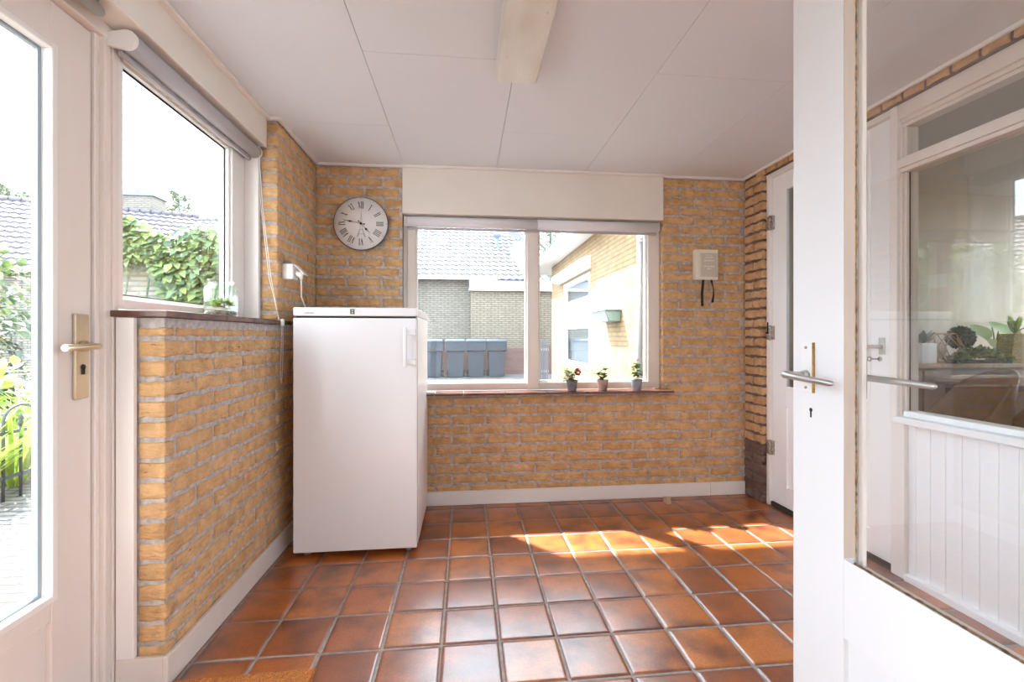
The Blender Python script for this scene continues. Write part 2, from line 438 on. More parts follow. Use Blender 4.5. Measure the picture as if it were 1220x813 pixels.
# ---- wall above and outside the left openings
mb = MB(); mb.box(-1.2, -1.16, .28, PY, 2.06, CZ+.02); mb.box(-1.2,-1.13,.28,.56,0,2.06)
struct(mb.build('wall_left_header', M['paint_old']))

# ---- floor
mb = MB()
P = .21; gx0 = -.927; gy0 = 2.879; G = .0042
mb.box(-1.15, 2.02, -.6, 3.0, -.06, -.0035, 1)
i0 = int((-1.15-gx0)/P)-1
for i in range(i0, 15):
    for j in range(-1, 17):
        xa, xb = gx0+i*P+G, gx0+(i+1)*P-G; yb = gy0-j*P-G; ya = gy0-(j+1)*P+G
        xa = max(xa, -1.12); xb = min(xb, 2.0); yb = min(yb, 2.955)
        if xb-xa < .01 or yb-ya < .01: continue
        jx, jy = rnd.uniform(-.0012, .0012), rnd.uniform(-.0012, .0012)
        ins = min(.012, (xb-xa)*.3, (yb-ya)*.3); xs = [xa, xa+.003, xa+ins, xa+(xb-xa)*.5, xb-ins, xb-.003, xb]; ys = [ya, ya+.003, ya+ins, ya+(yb-ya)*.5, yb-ins, yb-.003, yb]
        tx, ty = rnd.uniform(-.0008, .0008), rnd.uniform(-.0008, .0008)
        vs = []; uvv = []
        for b_, yy in enumerate(ys):
            for a_, xx in enumerate(xs):
                e = a_ in (0, 6) or b_ in (0, 6)
                u = (xx-gx0-i*P)/P; v = (yy-(gy0-(j+1)*P))/P
                z = (-.0035 if e else (-.0006 if a_ in (1, 5) or b_ in (1, 5) else 0))+tx*(u-.5)+ty*(v-.5)+(rnd.uniform(0, .0005) if a_ == 3 and b_ == 3 else 0)
                w = .0008 if e else 0
                vs.append((xx+jx+rnd.uniform(-w, w), yy+jy+rnd.uniform(-w, w), z)); uvv.append((u, v))
        fs = []; us = []
        for b_ in range(6):
            for a_ in range(6):
                f = (b_*7+a_, b_*7+a_+1, b_*7+a_+8, b_*7+a_+7); fs.append(f); us.append([uvv[k] for k in f])
        mb.add(vs, fs, 0, True, us)
struct(mb.build('floor', [M['tile'], M['grout']]))

# ---- ceiling panels with hairline joints
mb = MB(); g = .0013
xs = [-1.15, -.40, .20, .80, 1.40, 2.05]; CY0 = .14
cuts = {0: [.55, 1.2, 2.4], 1: [.6, 1.784, 2.98], 2: [1.2, 2.41], 3: [.6, 1.81, 3.0], 4: [1.2, 2.4]}
for k in range(5):
    ys = [CY0]+[c for c in cuts[k] if c < 2.95]+[3.1]
    for a, b in zip(ys, ys[1:]):
        mb.box(xs[k]+g, xs[k+1]-g, a+g, b-g, CZ, CZ+.012)
mb.box(-1.15, 2.05, CY0, 3.1, CZ+.013, CZ+.03, 1)
struct(mb.build('ceiling', [M['ceiling'], M['gap']]))
# bead along the ceiling edge
def trim(n, boxes, mat, bevel=.002, kind='trim'):
    mb = MB()
    for b in boxes: mb.box(*b)
    return struct(mb.build(n, mat, bevel=bevel))
t = .022
trim('trim_1', [(-1.0,-1.0+t,.3,2.355,CZ-.016,CZ-.001), (-1.0,XL+t,PY-t,PY-.0005,CZ-.016,CZ-.001), (XL+.002,XL+t,PY,YB-.002,CZ-.016,CZ-.001),
                (XL+t,wx0,YB-t,YB-.003,CZ-.016,CZ-.001), (wx0,wx1,YB-.042,YB-.02,CZ-.016,CZ-.001), (wx1,XR-.003,YB-t,YB-.003,CZ-.016,CZ-.001),
                (XR-t,XR-.006,.3,YB-t,CZ-.016,CZ-.001)], M['paint'])
# baseboards
trim('baseboard_left', [(XL+.001, XL+.017, LY0-.016, YB-.003, 0.001, .097), (-1.086, XL+.001, LY0-.016, LY0-.001, 0.001, .097)], M['paint_old'], .0025)
mb = MB(); mb.box(XL+.02, 1.689, YB-.018, YB-.003, 0.001, .092); mb.box(1.691, XR-.004, YB-.018, YB-.003, 0.001, .092)
struct(mb.build('baseboard_back', M['paint'], bevel=.0025))

# ---- lintel casing of back window
mb = MB(); mb.box(wx0+.002, wx1-.002, YB-.018, 3.14, 1.905, CZ+.01)
struct(mb.build('trim_2', M['cream'], bevel=.003))
# ---- beam casing over the left window and door
mb = MB(); mb.box(-1.0, -1.012, .28, PY-.004, 2.062, CZ+.005); mb.box(-1.012, -1.17, .28, PY-.004, 2.066, 2.08)
struct(mb.build('trim_3', M['cream'], bevel=.002))

# ---- window_1: back window
def frame_rect(mb, axis, p0, p1, a0, a1, z0, z1, w, wb=None, wt=None):
    """rectangular frame in the plane perpendicular to axis; p0..p1 depth; a0..a1 across"""
    wb = wb or w; wt = wt or w
    bx = (lambda a, b, c, d: mb.box(a, b, p0, p1, c, d)) if axis == 'y' else (lambda a, b, c, d: mb.box(p0, p1, a, b, c, d))
    bx(a0, a0+w, z0, z1); bx(a1-w, a1, z0, z1); bx(a0+w, a1-w, z0, z0+wb); bx(a0+w, a1-w, z1-wt, z1)
w1 = thing('window_1', 'back window with one mullion over the brown tile sill', 'window', (.47, 3.05, .73)); w1['kind'] = 'structure'
mb = MB()
mb.box(wx0, -.385, 3.02, 3.1, .745, 1.905)
mb.box(-.385, -.333, 3.01, 3.1, .745, 1.905); mb.box(1.268, wx1, 3.01, 3.1, .745, 1.905)
mb.box(-.333, 1.268, 3.01, 3.1, .745, .793); mb.box(-.333, 1.268, 3.01, 3.1, 1.86, 1.905)
mb.box(.415, .492, 3.0, 3.1, .745, 1.905)
mb.build('window_frame', M['paint_old'], w1, bevel=.003)
mb = MB(); s_ = .014
for a, b in ((-.333, .415), (.492, 1.268)):
    frame_rect(mb, 'y', 3.03, 3.05, a, b, .793, 1.86, s_)
mb.build('glazing_bead', M['white'], w1, bevel=.002)
for a, b in ((-.333+s_, .415-s_), (.492+s_, 1.268-s_)):
    mb = MB(); mb.box(a, b, 3.052, 3.056, .8, 1.855); mb.build('pane', M['glass'], w1)
# inner sill strips of tile
sl = thing('window_sill', 'long brown glazed tile sill under the back window', 'window sill', (.6, 2.93, .745))
x = -.24; L = [-.407, -.20, -.015, .255, .53, .80, 1.07, 1.395]
for a, b in zip(L, L[1:]):
    mb = MB(); mb.box(a+.0015, b-.0015, 2.872, (2.955 if b > 1.36 or a < -.405 else 3.008), .727, .743)
    if b > 1.36:
        mb = MB(); mb.box(a+.0015, b, 2.872, 2.958, .727, .743); mb.box(a+.0015, wx1-.006, 2.958, 3.008, .727, .743)
    mb.build('sill_tile', M['sill'], sl, bevel=.003)
# blind of the back window
bl = thing('roller_blind', 'rolled-up grey blind across the top of the back window', 'roller blind', (.47, 2.985, 1.86))
mb = MB(); mb.lathe([(.001, 0), (.033, 0), (.033, .86), (.001, .86)], (-.385, 2.985, 1.862), 24, axis='x'); mb.build('fabric_roll', M['blind2'], bl)
mb = MB(); mb.lathe([(.001, 0), (.034, 0), (.034, .84), (.001, .84)], (.48, 2.985, 1.862), 24, axis='x'); mb.build('fabric_roll', M['blind2'], bl)
for xx in (-.402, 1.322):
    mb = MB(); mb.box(xx, xx+.014, 2.965, 3.008, 1.835, 1.893); mb.build('bracket', M['pvc'], bl, bevel=.004)
mb = MB(); mb.box(-.385, 1.32, 2.988, 3.0, 1.812, 1.828); mb.build('bottom_bar', M['blind'], bl, bevel=.003)
mb = MB()
for dx in (0, .016): mb.tube([(-.397+dx*.7, 2.955, 1.88), (-.398+dx*.7, 2.955, 1.4), (-.399+dx*.6, 2.956, .80)], .0015, 6)
mb.build('pull_cord', M['white'], bl)

# ---- window_2: left fixed window
w2 = thing('window_2', 'large left window above the low brick wall', 'window', (-1.12, 1.95, 1.19)); w2['kind'] = 'structure'
mb = MB()
WY0, WY1 = 1.563, 2.241
mb.box(-1.16, -1.10, WY0-.028, WY0, 1.195, 2.066); mb.box(-1.16, -1.10, WY1, PY-.002, 1.195, 2.066)
mb.box(-1.16, -1.10, WY0, WY1, 1.195, 1.228); mb.box(-1.16, -1.10, WY0, WY1, 2.005, 2.066)
mb.box(-1.10, -1.032, PY-.026, PY-.002, 1.195, 2.066)
mb.build('window_frame', M['paint'], w2, bevel=.003)
mb = MB(); frame_rect(mb, 'x', -1.128, -1.112, WY0, WY1, 1.228, 2.005, .012); mb.build('glazing_bead', M['white'], w2, bevel=.001)
mb = MB(); frame_rect(mb, 'x', -1.131, -1.1285, WY0+.008, WY1-.008, 1.236, 1.997, .010); mb.build('window_seal', M['dark'], w2)
mb = MB(); mb.box(-1.138, -1.134, WY0, WY1, 1.228, 2.005); mb.build('pane', M['glass'], w2)
# its sill of narrow dark tiles
sl2 = thing('window_sill', 'narrow dark tile ledge capping the low brick wall at left', 'window sill', (-1.0, 2.1, 1.168))
ys = [1.503, 1.86, 2.09, 2.18, 2.28, 2.43, 2.58, 2.75, 2.93]
for a, b in zip(ys, ys[1:]):
    mb = MB(); mb.box((-1.10 if a < 2.3 else -.952) if a > 2.3 else -1.098, -.932, a+.0015, b-.0015, 1.168, 1.189)
    if a < PY < b or (a < 2.3 and b <= PY): pass
    mb.build('sill_tile', M['sill'], sl2, bevel=.003)
# blind of the left window
bl = thing('roller_blind', 'rolled-up grey blind above the left window with a long pull cord', 'roller blind', (-1.045, 1.9, 2.03))
mb = MB(); mb.lathe([(.001, 0), (.03, 0), (.03, .85), (.001, .85)], (-1.045, 1.508, 2.026), 24, axis='y'); mb.build('fabric_roll', M['blind'], bl)
for yy in (1.494, 2.358-.012):
    mb = MB(); pl = [(-1.098, 2.004), (-1.098, 2.046)]+[(-1.045+.031*math.cos(q), 2.026+.031*math.sin(q)) for q in [x*PI/12-PI*.0 for x in range(7, -8, -1)]]
    mb.prism(pl, yy, yy+.012, 'y'); mb.build('bracket', M['pvc'], bl, bevel=.0015)
mb = MB(); mb.box(-1.08, -1.066, 1.512, 2.35, 1.985, 2.003); mb.build('bottom_bar', M['blind'], bl, bevel=.003)
mb = MB()
mb.tube([(-1.02, 2.33, 2.02), (-1.005, 2.335, 1.75), (-.975, 2.36, 1.40), (-.942, 2.368, 1.19), (-.928, 2.372, 1.185)], .0016, 6)
mb.tube([(-1.035, 2.34, 2.02), (-1.018, 2.35, 1.75), (-.985, 2.362, 1.40), (-.944, 2.374, 1.20), (-.926, 2.378, 1.185)], .0016, 6)
mb.build('pull_cord', M['white'], bl)
mb = MB()   # bead chain loop hanging below the ledge
def beads(path, r, step):
    for p, q in zip(path, path[1:]):
        p, q = Vector(p), Vector(q); n_ = max(1, int((q-p).length/step))
        for i in range(n_):
            c = p.lerp(q, i/n_); mb.lathe([(.0002, -r), (r*.7, -r*.7), (r, 0), (r*.7, r*.7), (.0002, r)], c, 6)
beads([(-.928, 2.372, 1.17), (-.930, 2.366, 1.0), (-.932, 2.362, .90), (-.930, 2.372, .872), (-.932, 2.383, .90), (-.926, 2.38, 1.0), (-.925, 2.378, 1.17)], .0024, .006)
mb.build('bead_chain', M['pvc'], bl)
mb = MB(); mb.box(-.932, -.918, 2.364, 2.384, 1.160, 1.195); mb.build('cord_cleat', M['pvc'], bl, bevel=.003)

# ---- door_1: left glazed outer door with frame
d1 = thing('door_1', 'left glazed outer door with champagne lever handle', 'door', (-1.12, .6, 0)); d1['kind'] = 'structure'
mb = MB()
Y0, Y1 = .585, 1.465
mb.box(-1.17, -1.12, Y1-.13, Y1, .012, 2.02); mb.box(-1.17, -1.12, Y0, Y0+.13, .012, 2.02)
mb.box(-1.17, -1.12, Y0+.13, Y1-.13, 1.90, 2.02); mb.box(-1.17, -1.12, Y0+.13, Y1-.13, .33, .39)
mb.box(-1.17, -1.12, Y0+.13, Y1-.13, .012, .15)
mb.build('door_leaf', M['paint_old'], d1, bevel=.003)
mb = MB(); mb.box(-1.16, -1.132, Y0+.13, Y1-.13, .15, .33); mb.build('door_panel', M['paint_old'], d1, bevel=.004)
mb = MB(); frame_rect(mb, 'x', -1.14, -1.112, Y0+.118, Y1-.118, .385, 1.905, .018); mb.build('glazing_bead', M['paint'], d1, bevel=.003)
mb = MB(); frame_rect(mb, 'x', -1.153, -1.1405, Y0+.135, Y1-.135, .40, 1.89, .010); mb.build('window_seal', M['seal'], d1)
mb = MB(); mb.box(-1.149, -1.145, Y0+.14, Y1-.14, .405, 1.885); mb.build('pane', M['glass'], d1)
# handle
mb = MB(); mb.box(-1.12, -1.111, 1.398, 1.448, .925, 1.172); hp = mb.build('handle_plate', M['bronze'], d1, bevel=.004)
mb = MB(); mb.lathe([(.001, 0), (.016, 0), (.016, .012), (.001, .012)], (-1.112, 1.422, 1.078), 20, axis='x')
mb.tube([(-1.10, 1.422, 1.078), (-1.072, 1.422, 1.078), (-1.064, 1.417, 1.078), (-1.062, 1.40, 1.0775), (-1.062, 1.305, 1.076)], .0095, 14)
mb.build('lever', M['bronze'], hp)
mb = MB(); mb.lathe([(.0001, 0), (.008, 0), (.008, .0025), (.0001, .0025)], (-1.1115, 1.424, 1.018), 16, axis='x'); mb.box(-1.111, -1.1085, 1.4195, 1.4285, .996, 1.016)
mb.build('lock_cylinder', M['dark'], hp)
# outer frame of the door
mb = MB()
mb.box(-1.17, -1.112, 1.468, 1.486, 0, 2.055); mb.box(-1.17, -1.098, 1.486, 1.512, 0, 2.055); mb.box(-1.17, -1.092, 1.512, 1.535, 0, 2.055)
mb.box(-1.17, -1.098, .56, .582, 0, 2.055); mb.box(-1.17, -1.095, .56, 1.535, 2.024, 2.066)
mb.build('door_frame', M['paint_old'], d1, bevel=.003)
mb = MB(); mb.box(-1.16, -1.123, 1.4655, 1.4675, .02, 2.02); mb.build('door_seal', M['dark'], d1)
trim('trim_4', [(-1.084, -1.032, 1.508, 1.524, .098, 1.166)], M['paint'])
# metal closer at the head
mb = MB(); mb.tube([(-1.052, 1.20, 2.045), (-1.052, 1.40, 2.045)], .017, 16); mb.tube([(-1.052, 1.40, 2.045), (-1.052, 1.412, 2.045)], [.017, .011], 16)
cl = mb.build('door_closer', M['steel']); tag(cl, 'small chrome tube fixed under the cream beam above the left door', 'door closer')
mb = MB(); mb.box(-1.07, -1.034, 1.22, 1.38, 2.056, 2.066); mb.build('mounting_plate', M['steel'], cl)

# ---- door_2: inner door in right wall (hinged at the brick pier)
d2 = thing('door_2', 'white inner door with narrow glass panel beside the brick pier', 'door', (2.0, 2.3, 0)); d2['kind'] = 'structure'
A, B = 1.902, 2.737
mb = MB()
g0, g1 = 2.03, 2.61
mb.box(2.0, 2.022, A, g0, .03, 2.14); mb.box(2.0, 2.022, g1, B, .03, 2.14); mb.box(2.0, 2.022, g0, g1, 2.035, 2.14)
mb.box(2.0, 2.022, g0, g1, .66, .785); mb.box(2.0, 2.022, g0, g1, .03, .15)
mb.build('door_leaf', M['paint_white'], d2, bevel=.003)
mb = MB(); mb.box(2.012, 2.020, g0, g1, .15, .66); mb.box(2.004, 2.012, g0+.04, g1-.04, .19, .62); mb.build('door_panel', M['paint_white'], d2, bevel=.005)
mb = MB(); frame_rect(mb, 'x', 1.994, 2.01, g0-.008, g1+.008, .777, 2.043, .016); mb.build('glazing_bead', M['paint_white'], d2, bevel=.003)
mb = MB(); mb.box(2.011, 2.014, g0, g1, .785, 2.035); mb.build('pane', M['glass'], d2)
for z in (1.85, 1.13, .38):
    mb = MB(); mb.tube([(1.985, B+.004, z-.05), (1.985, B+.004, z-.012)], .0075, 10); mb.tube([(1.985, B+.004, z-.008), (1.985, B+.004, z+.05)], .0075, 10)
    mb.box(1.984, 1.9995, B-.022, B, z-.045, z+.045); mb.box(1.9775, 1.981, B+.008, B+.028, z-.045, z+.045)
    mb.build('hinge', M['hinge'], d2, bevel=.001)
mb = MB(); mb.box(1.974, 1.98, B+.006, B+.05, 1.125, 1.135); mb.tube([(1.975, B+.012, 1.13), (1.975, B+.012, 1.20)], .004, 8); mb.build('hook', M['dark'], d2)
mb = MB(); mb.box(1.994, 2.0, 1.945, 1.975, 1.02, 1.10); hp = mb.build('handle_plate', M['steel'], d2, bevel=.002)
mb = MB(); mb.tube([(1.996, 1.96, 1.057), (1.955, 1.96, 1.057), (1.948, 1.968, 1.057), (1.948, 2.075, 1.054)], .008, 12); mb.build('lever', M['steel'], hp)
mb = MB(); mb.lathe([(.0001, 0), (.011, 0), (.011, .003), (.0001, .003)], (1.996, 1.972, .997), 16, axis='x'); mb.tube([(1.995, 1.972, .997), (1.968, 1.985, .997)], .003, 8)
mb.lathe([(.008, -.0015), (.012, -.0015), (.012, .0015), (.008, .0015), (.008, -.0015)], (1.960, 1.99, .997), 14, axis='y'); mb.build('key', M['hinge'], d2)
# casing around the door
mb = MB()
mb.box(1.98, 2.06, B+.004, 2.768, .001, 2.172); mb.box(1.98, 2.06, 1.835, A-.003, .001, .711); mb.box(1.975, 2.06, 1.865, A-.003, .711, 2.172); mb.box(1.98, 2.06, A-.003, B+.004, 2.144, 2.172)
mb.build('door_frame', M['paint'], d2, bevel=.003)
mb = MB(); mb.box(1.99, 2.05, A, B, -.002, .028); mb.build('threshold', simple('threshold', (.05,.04,.035), .5), d2)

# ---- window_3: right inner window over tongue and groove boards
w3 = thing('window_3', 'right inner window with transom over white boarding', 'window', (2.0, 1.2, 0)); w3['kind'] = 'structure'
mb = MB()
q0, q1 = .3, 1.863
mb.box(1.98, 2.06, q0, q1, 2.105, 2.172)              # head
mb.box(1.992, 2.06, q0, q1, 2.085, 2.105); mb.box(2.002, 2.06, q0, q1, 2.068, 2.085)
mb.box(1.975, 2.06, q0, q1, 1.878, 1.915); mb.box(1.988, 2.06, q0, q1, 1.86, 1.878); mb.box(1.99, 2.06, q0, q1, 1.915, 1.928)
for dx, y_a, y_b in ((.010, 1.856, 1.8645), (.024, 1.845, 1.856)):
    mb.box(1.98+dx, 2.066, y_a, y_b, .742, 1.86); mb.box(1.98+dx, 2.066, y_a, y_b, 1.928, 2.068)
mb.box(1.98, 2.06, q0, q0+.06, .765, 2.105)
mb.build('window_frame', M['paint_old'], w3, bevel=.0025)
mb = MB(); mb.box(1.950, 2.06, q0, q1-.001, .712, .742); mb.box(1.985, 2.06, q0, 1.844, .742, .768); mb.build('window_board', M['paint_white'], w3, bevel=.005)
mb = MB(); mb.box(2.022, 2.026, q0+.06, 1.845, .768, 1.86); mb.build('pane', M['glass'], w3)
mb = MB(); mb.box(2.022, 2.026, q0+.06, 1.845, 1.928, 2.068); mb.build('pane', M['glass'], w3)
mb = MB(); mb.box(2.018, 2.0215, 1.842, 1.8445, .768, 1.86); mb.build('window_seal', M['dark'], w3)
mb = MB(); y = 1.798
while y > q0+.05:
    mb.box(2.0, 2.02, y-.0605, y, .03, .711); y -= .0622
mb.box(2.0, 2.02, 1.799, 1.834, .03, .711); mb.box(2.006, 2.05, q0, 1.834, .03, .711)
mb.build('boarding', M['paint_white'], w3, bevel=.003)
mb = MB(); mb.box(1.975, 2.06, q0, 1.834, -.002, .03); mb.build('toe_board', M['paint_white'], w3, bevel=.004)

# ---- door_3: the open glazed door at the right edge
d3 = thing('door_3', 'open white glazed door in the right foreground with steel levers', 'door', (.965, .33, 0)); d3['kind'] = 'structure'
FX0, FX1 = .945, 1.0; E1 = 1.2055; E0 = .326; SW = .174; GB = .548
mb = MB()
mb.box(FX0, FX1, E1-SW, E1, .01, 2.12); mb.box(FX0, FX1, E0, E0+SW-.04, .01, 2.12)
mb.box(FX0, FX1, E0+SW-.04, E1-SW, 1.98, 2.12); mb.prism([(FX0, .348), (FX1, .348), (FX1, GB-.020), (.972, GB-.016), (FX0, GB)], E0+SW-.04, E1-SW, 'y'); mb.box(FX0, FX1, E0+SW-.04, E1-SW, .01, .16)
mb.build('door_leaf', M['paint_door'], d3, bevel=.002)
mb = MB(); mb.box(.958, .976, E0+SW-.04, E1-SW, .16, .348); mb.build('door_panel', M['paint_door'], d3)
mb = MB(); mb.box(.9455, .9765, E1-SW-.002, E1-SW+.0, GB+.001, 1.979); mb.build('rebate', simple('shaded_rebate', (.58,.47,.39), .6, nscale=30, var=.08, stretch=(1,1,.1)), d3)  # thin lining, reveal shade and warm bounce put into its darker colour
mb = MB(); mb.box(.979, .983, E0+SW-.045, E1-SW+.004, GB-.017, 1.984); mb.build('pane', M['glass'], d3)
# weathered putty line and rounded bead
mb = MB(); gy1 = E1-SW; gy0_ = E0+SW-.04
def ragged(p0, p1, r, n_):
    p0, p1 = Vector(p0), Vector(p1); pts = []; rs = []
    for i in range(n_+1):
        pts.append(p0.lerp(p1, i/n_)+Vector((rnd.uniform(-.0005, .0008), 0, 0))); rs.append(r*rnd.uniform(.6, 1.35))
    mb.tube(pts, rs, 6)
ragged((.9775, gy1-.0015, GB), (.9775, gy1-.0015, 1.98), .0026, 160); ragged((.9765, gy0_, GB-.0145), (.9765, gy1, GB-.0145), .0024, 90)
mb.build('putty_line', M['rot'], d3)
mb = MB(); frame_rect(mb, 'x', .984, .996, gy0_, gy1, GB-.020, 1.98, .014, wb=.004); mb.build('glazing_bead', M['paint_old'], d3, bevel=.005, bseg=4)
# handle plates and levers on both faces
hz = 1.0
mb = MB(); mb.box(.939, .945, 1.127, 1.166, .952, 1.091); hp = mb.build('handle_plate', M['pvc'], d3, bevel=.0015)
mb = MB(); mb.box(.9385, .9445, 1.1235, 1.127, .953, 1.09); mb.build('plate_edge', M['brass'], hp)
mb = MB(); mb.lathe([(.0001, 0), (.0042, 0), (.0042, .002), (.0001, .002)], (.937, 1.149, 1.076), 12, axis='x'); mb.lathe([(.0001, 0), (.0042, 0), (.0042, .002), (.0001, .002)], (.937, 1.149, .966), 12, axis='x'); mb.build('screw', M['hinge'], hp)
mb = MB()
mb.tube([(.941, 1.148, hz), (.90, 1.148, hz), (.885, 1.150, hz+.002), (.874, 1.144, hz+.002), (.870, 1.125, hz+.001), (.870, 1.05, hz-.003), (.872, .992, hz-.006), (.872, .985, hz-.006), (.872, .981, hz-.006)], [.010, .010, .0105, .0105, .0095, .0085, .0078, .0055, .0012], 14)
mb.lathe([(.0001, 0), (.014, 0), (.012, -.012), (.0001, -.012)], (.939, 1.148, hz), 18, axis='x')
mb.build('lever', M['steel'], hp)
mb = MB(); mb.box(1.0, 1.004, 1.127, 1.166, .952, 1.091); hp = mb.build('handle_plate', M['pvc'], d3, bevel=.0015)
mb = MB(); mb.tube([(1.002, 1.148, hz), (1.035, 1.148, hz), (1.047, 1.144, hz), (1.052, 1.13, hz), (1.052, 1.05, hz-.003), (1.050, .908, hz-.006), (1.050, .901, hz-.006), (1.050, .897, hz-.006)], [.010, .010, .0105, .0095, .0085, .0078, .0055, .0012], 14); mb.build('lever', M['steel'], hp)
mb = MB(); mb.lathe([(.0001, 0), (.0055, 0), (.0055, .001), (.0001, .001)], (.9442, 1.138, .905), 14, axis='x'); mb.box(.9442, .9452, 1.1355, 1.1405, .884, .905); mb.build('keyhole', M['dark'], d3)

# ================================================================== FURNISHINGS
def copy_tree(o, parent=None):
    c = o.copy(); COL.objects.link(c); c.parent = parent
    for ch in list(o.children): copy_tree(ch, c)
    return c
def text_mesh(txt, size, M4, mat, name, parent, ext=.0004, space=1.0):
    cu = bpy.data.curves.new(name, 'FONT'); cu.body = txt; cu.size = size; cu.extrude = ext; cu.align_x = 'CENTER'; cu.align_y = 'CENTER'; cu.space_character = space
    ob = bpy.data.objects.new(name, cu); COL.objects.link(ob)
    bpy.context.view_layer.update(); dg = bpy.context.evaluated_depsgraph_get()
    me = bpy.data.meshes.new_from_object(ob.evaluated_get(dg)); bpy.data.objects.remove(ob)
    me.materials.clear(); me.materials.append(mat)
    o = bpy.data.objects.new(name, me); COL.objects.link(o); o.parent = parent
    off = Vector((0,0,0)); pp = parent
    while pp: off += Vector(pp.location); pp = pp.parent
    me.transform(Matrix.Translation(-off) @ M4); return o
# ---- freezer cabinet
FL, FR, FY, FT = -.852, -.247, 2.31, 1.252
fr = thing('refrigerator', 'tall white single-door refrigerator standing against the back wall', 'refrigerator', ((FL+FR)/2, 2.6, 0))
mb = MB(); mb.box(FL, FR, FY+.045, 2.925, .03, 1.208); mb.build('body', M['fridge_side'], fr, bevel=.004)
mb = MB(); mb.box(FL-.001, FR+.001, FY+.004, 2.925, 1.209, FT); mb.build('top_panel', M['fridge'], fr, bevel=.006, bseg=3)
mb = MB(); mb.box(FL, FR, FY, FY+.04, .03, 1.199); dr = mb.build('door', M['fridge'], fr, bevel=.006, bseg=3)
mb = MB(); mb.box(FL+.01, FR-.01, FY+.015, FY+.045, 1.199, 1.209); mb.build('gap', M['dark'], fr)
hx = -.302
mb = MB(); mb.box(hx-.009, hx+.009, FY-.043, FY-.028, .952, 1.152); hb = mb.build('handle', M['fridge'], dr, bevel=.005, bseg=3)
for z in (1.127, .977):
    mb2 = MB(); mb2.prism([(hx-.005, FY-.034), (FR-.004, FY-.012), (FR-.002, FY+.003), (FR-.03, FY+.001), (hx+.0, FY-.026)], z-.014, z+.014, 'z'); mb2.build('bracket', M['fridge'], dr, bevel=.002)
mb = MB()
for sx, sy in ((FL+.05, FY+.06), (FR-.05, FY+.06), (FL+.05, 2.87), (FR-.05, 2.87)):
    mb = MB(); mb.lathe([(.001, .0), (.018, 0), (.018, .012), (.009, .014), (.009, .032)], (sx, sy, 0), 16); mb.build('foot', M['grey'], fr)
RX = Matrix.Rotation(PI/2, 4, 'X')
mb = MB(); mb.box(-.578, -.556, FY+.0025, FY+.006, 1.219, 1.245); dsp = mb.build('display', M['lcd'], fr)
mb = MB(); mb.box(-.569, -.565, FY+.0018, FY+.003, 1.235, 1.240); mb.box(-.5695, -.5645, FY+.0018, FY+.003, 1.224, 1.228); mb.build('digits', M['white'], dsp)
mb = MB()
for xx in (-.618, -.604, -.590, -.544, -.530): 
    mb = MB(); mb.lathe([(.0035, 0), (.0045, 0)], (xx, FY+.0035, 1.232), 12, axis='y'); mb.build('button', M['ink2'], fr)
mb = MB(); mb.box(-.638, -.628, FY+.003, FY+.0045, 1.236, 1.238)
mb.build('alarm_mark', M['ink2'], fr)
text_mesh('LIEBHERR', .0115, Matrix.Translation((-.775, FY+.0035, 1.224)) @ RX, M['grey'], 'logo', fr, space=1.0)

# ---- clock
cc = (-.665, 2.925, 1.826); R = .171
ck = thing('wall_clock', 'round white wall clock with black Roman numerals on the brick wall', 'wall clock', cc)
mb = MB(); mb.lathe([(.001, .03), (R-.01, .03), (R, .022), (R, .004), (R-.003, 0), (R-.006, .003)], cc, 72, axis='y'); mb.build('case', M['rim'], ck)
mb = MB(); mb.lathe([(.0001, .0022), (R-.004, .0022), (R-.004, .006)], cc, 72, axis='y'); mb.build('clock_face', M['clockface'], ck)
def bar(mb, p, q, w, y, th=.0006):
    """flat stroke on the clock plane from p to q (x,z)"""
    p = Vector((p[0], p[1])); q = Vector((q[0], q[1])); d = (q-p).normalized(); n_ = Vector((-d.y, d.x))*w/2
    poly = [p+n_, p-n_, q-n_, q+n_]
    mb.prism([(a.x, a.y) for a in poly], y, y+th, 'y')
NUM = ['XII','I','II','III','IIII','V','VI','VII','VIII','IX','X','XI']
for h, s in enumerate(NUM):
    mb = MB(); th = h*PI/6; c0 = .118; hgt = .042; adv = {'I': .010, 'V': .019, 'X': .019}
    W = sum(adv[c] for c in s); x = -W/2
    def T(px_, pz_):
        r = c0+pz_; return (cc[0]+px_*math.cos(th)+r*math.sin(th), cc[2]-px_*math.sin(th)+r*math.cos(th))
    for c in s:
        a = adv[c]; m_ = x+a/2; yk = cc[1]+.0012
        if c == 'I': bar(mb, T(m_, -hgt/2), T(m_, hgt/2), .0042, yk); bar(mb, T(m_-.004, hgt/2), T(m_+.004, hgt/2), .0012, yk); bar(mb, T(m_-.004, -hgt/2), T(m_+.004, -hgt/2), .0012, yk)
        if c == 'V': bar(mb, T(m_-.0065, hgt/2), T(m_, -hgt/2), .0042, yk); bar(mb, T(m_+.0065, hgt/2), T(m_, -hgt/2), .0016, yk)
        if c == 'X': bar(mb, T(m_-.0065, hgt/2), T(m_+.0065, -hgt/2), .0042, yk); bar(mb, T(m_+.0065, hgt/2), T(m_-.0065, -hgt/2), .0016, yk)
        x += a
    mb.lathe([(.0001, 0), (.0022, 0)], (cc[0]+.158*math.sin(th), cc[1]+.001, cc[2]+.158*math.cos(th)), 8, axis='y')
    mb.build('numeral', M['ink'], ck)
mb = MB(); yk = cc[1]+.0015     # faint lattice tower drawing
o_ = (cc[0]+.002, cc[2])
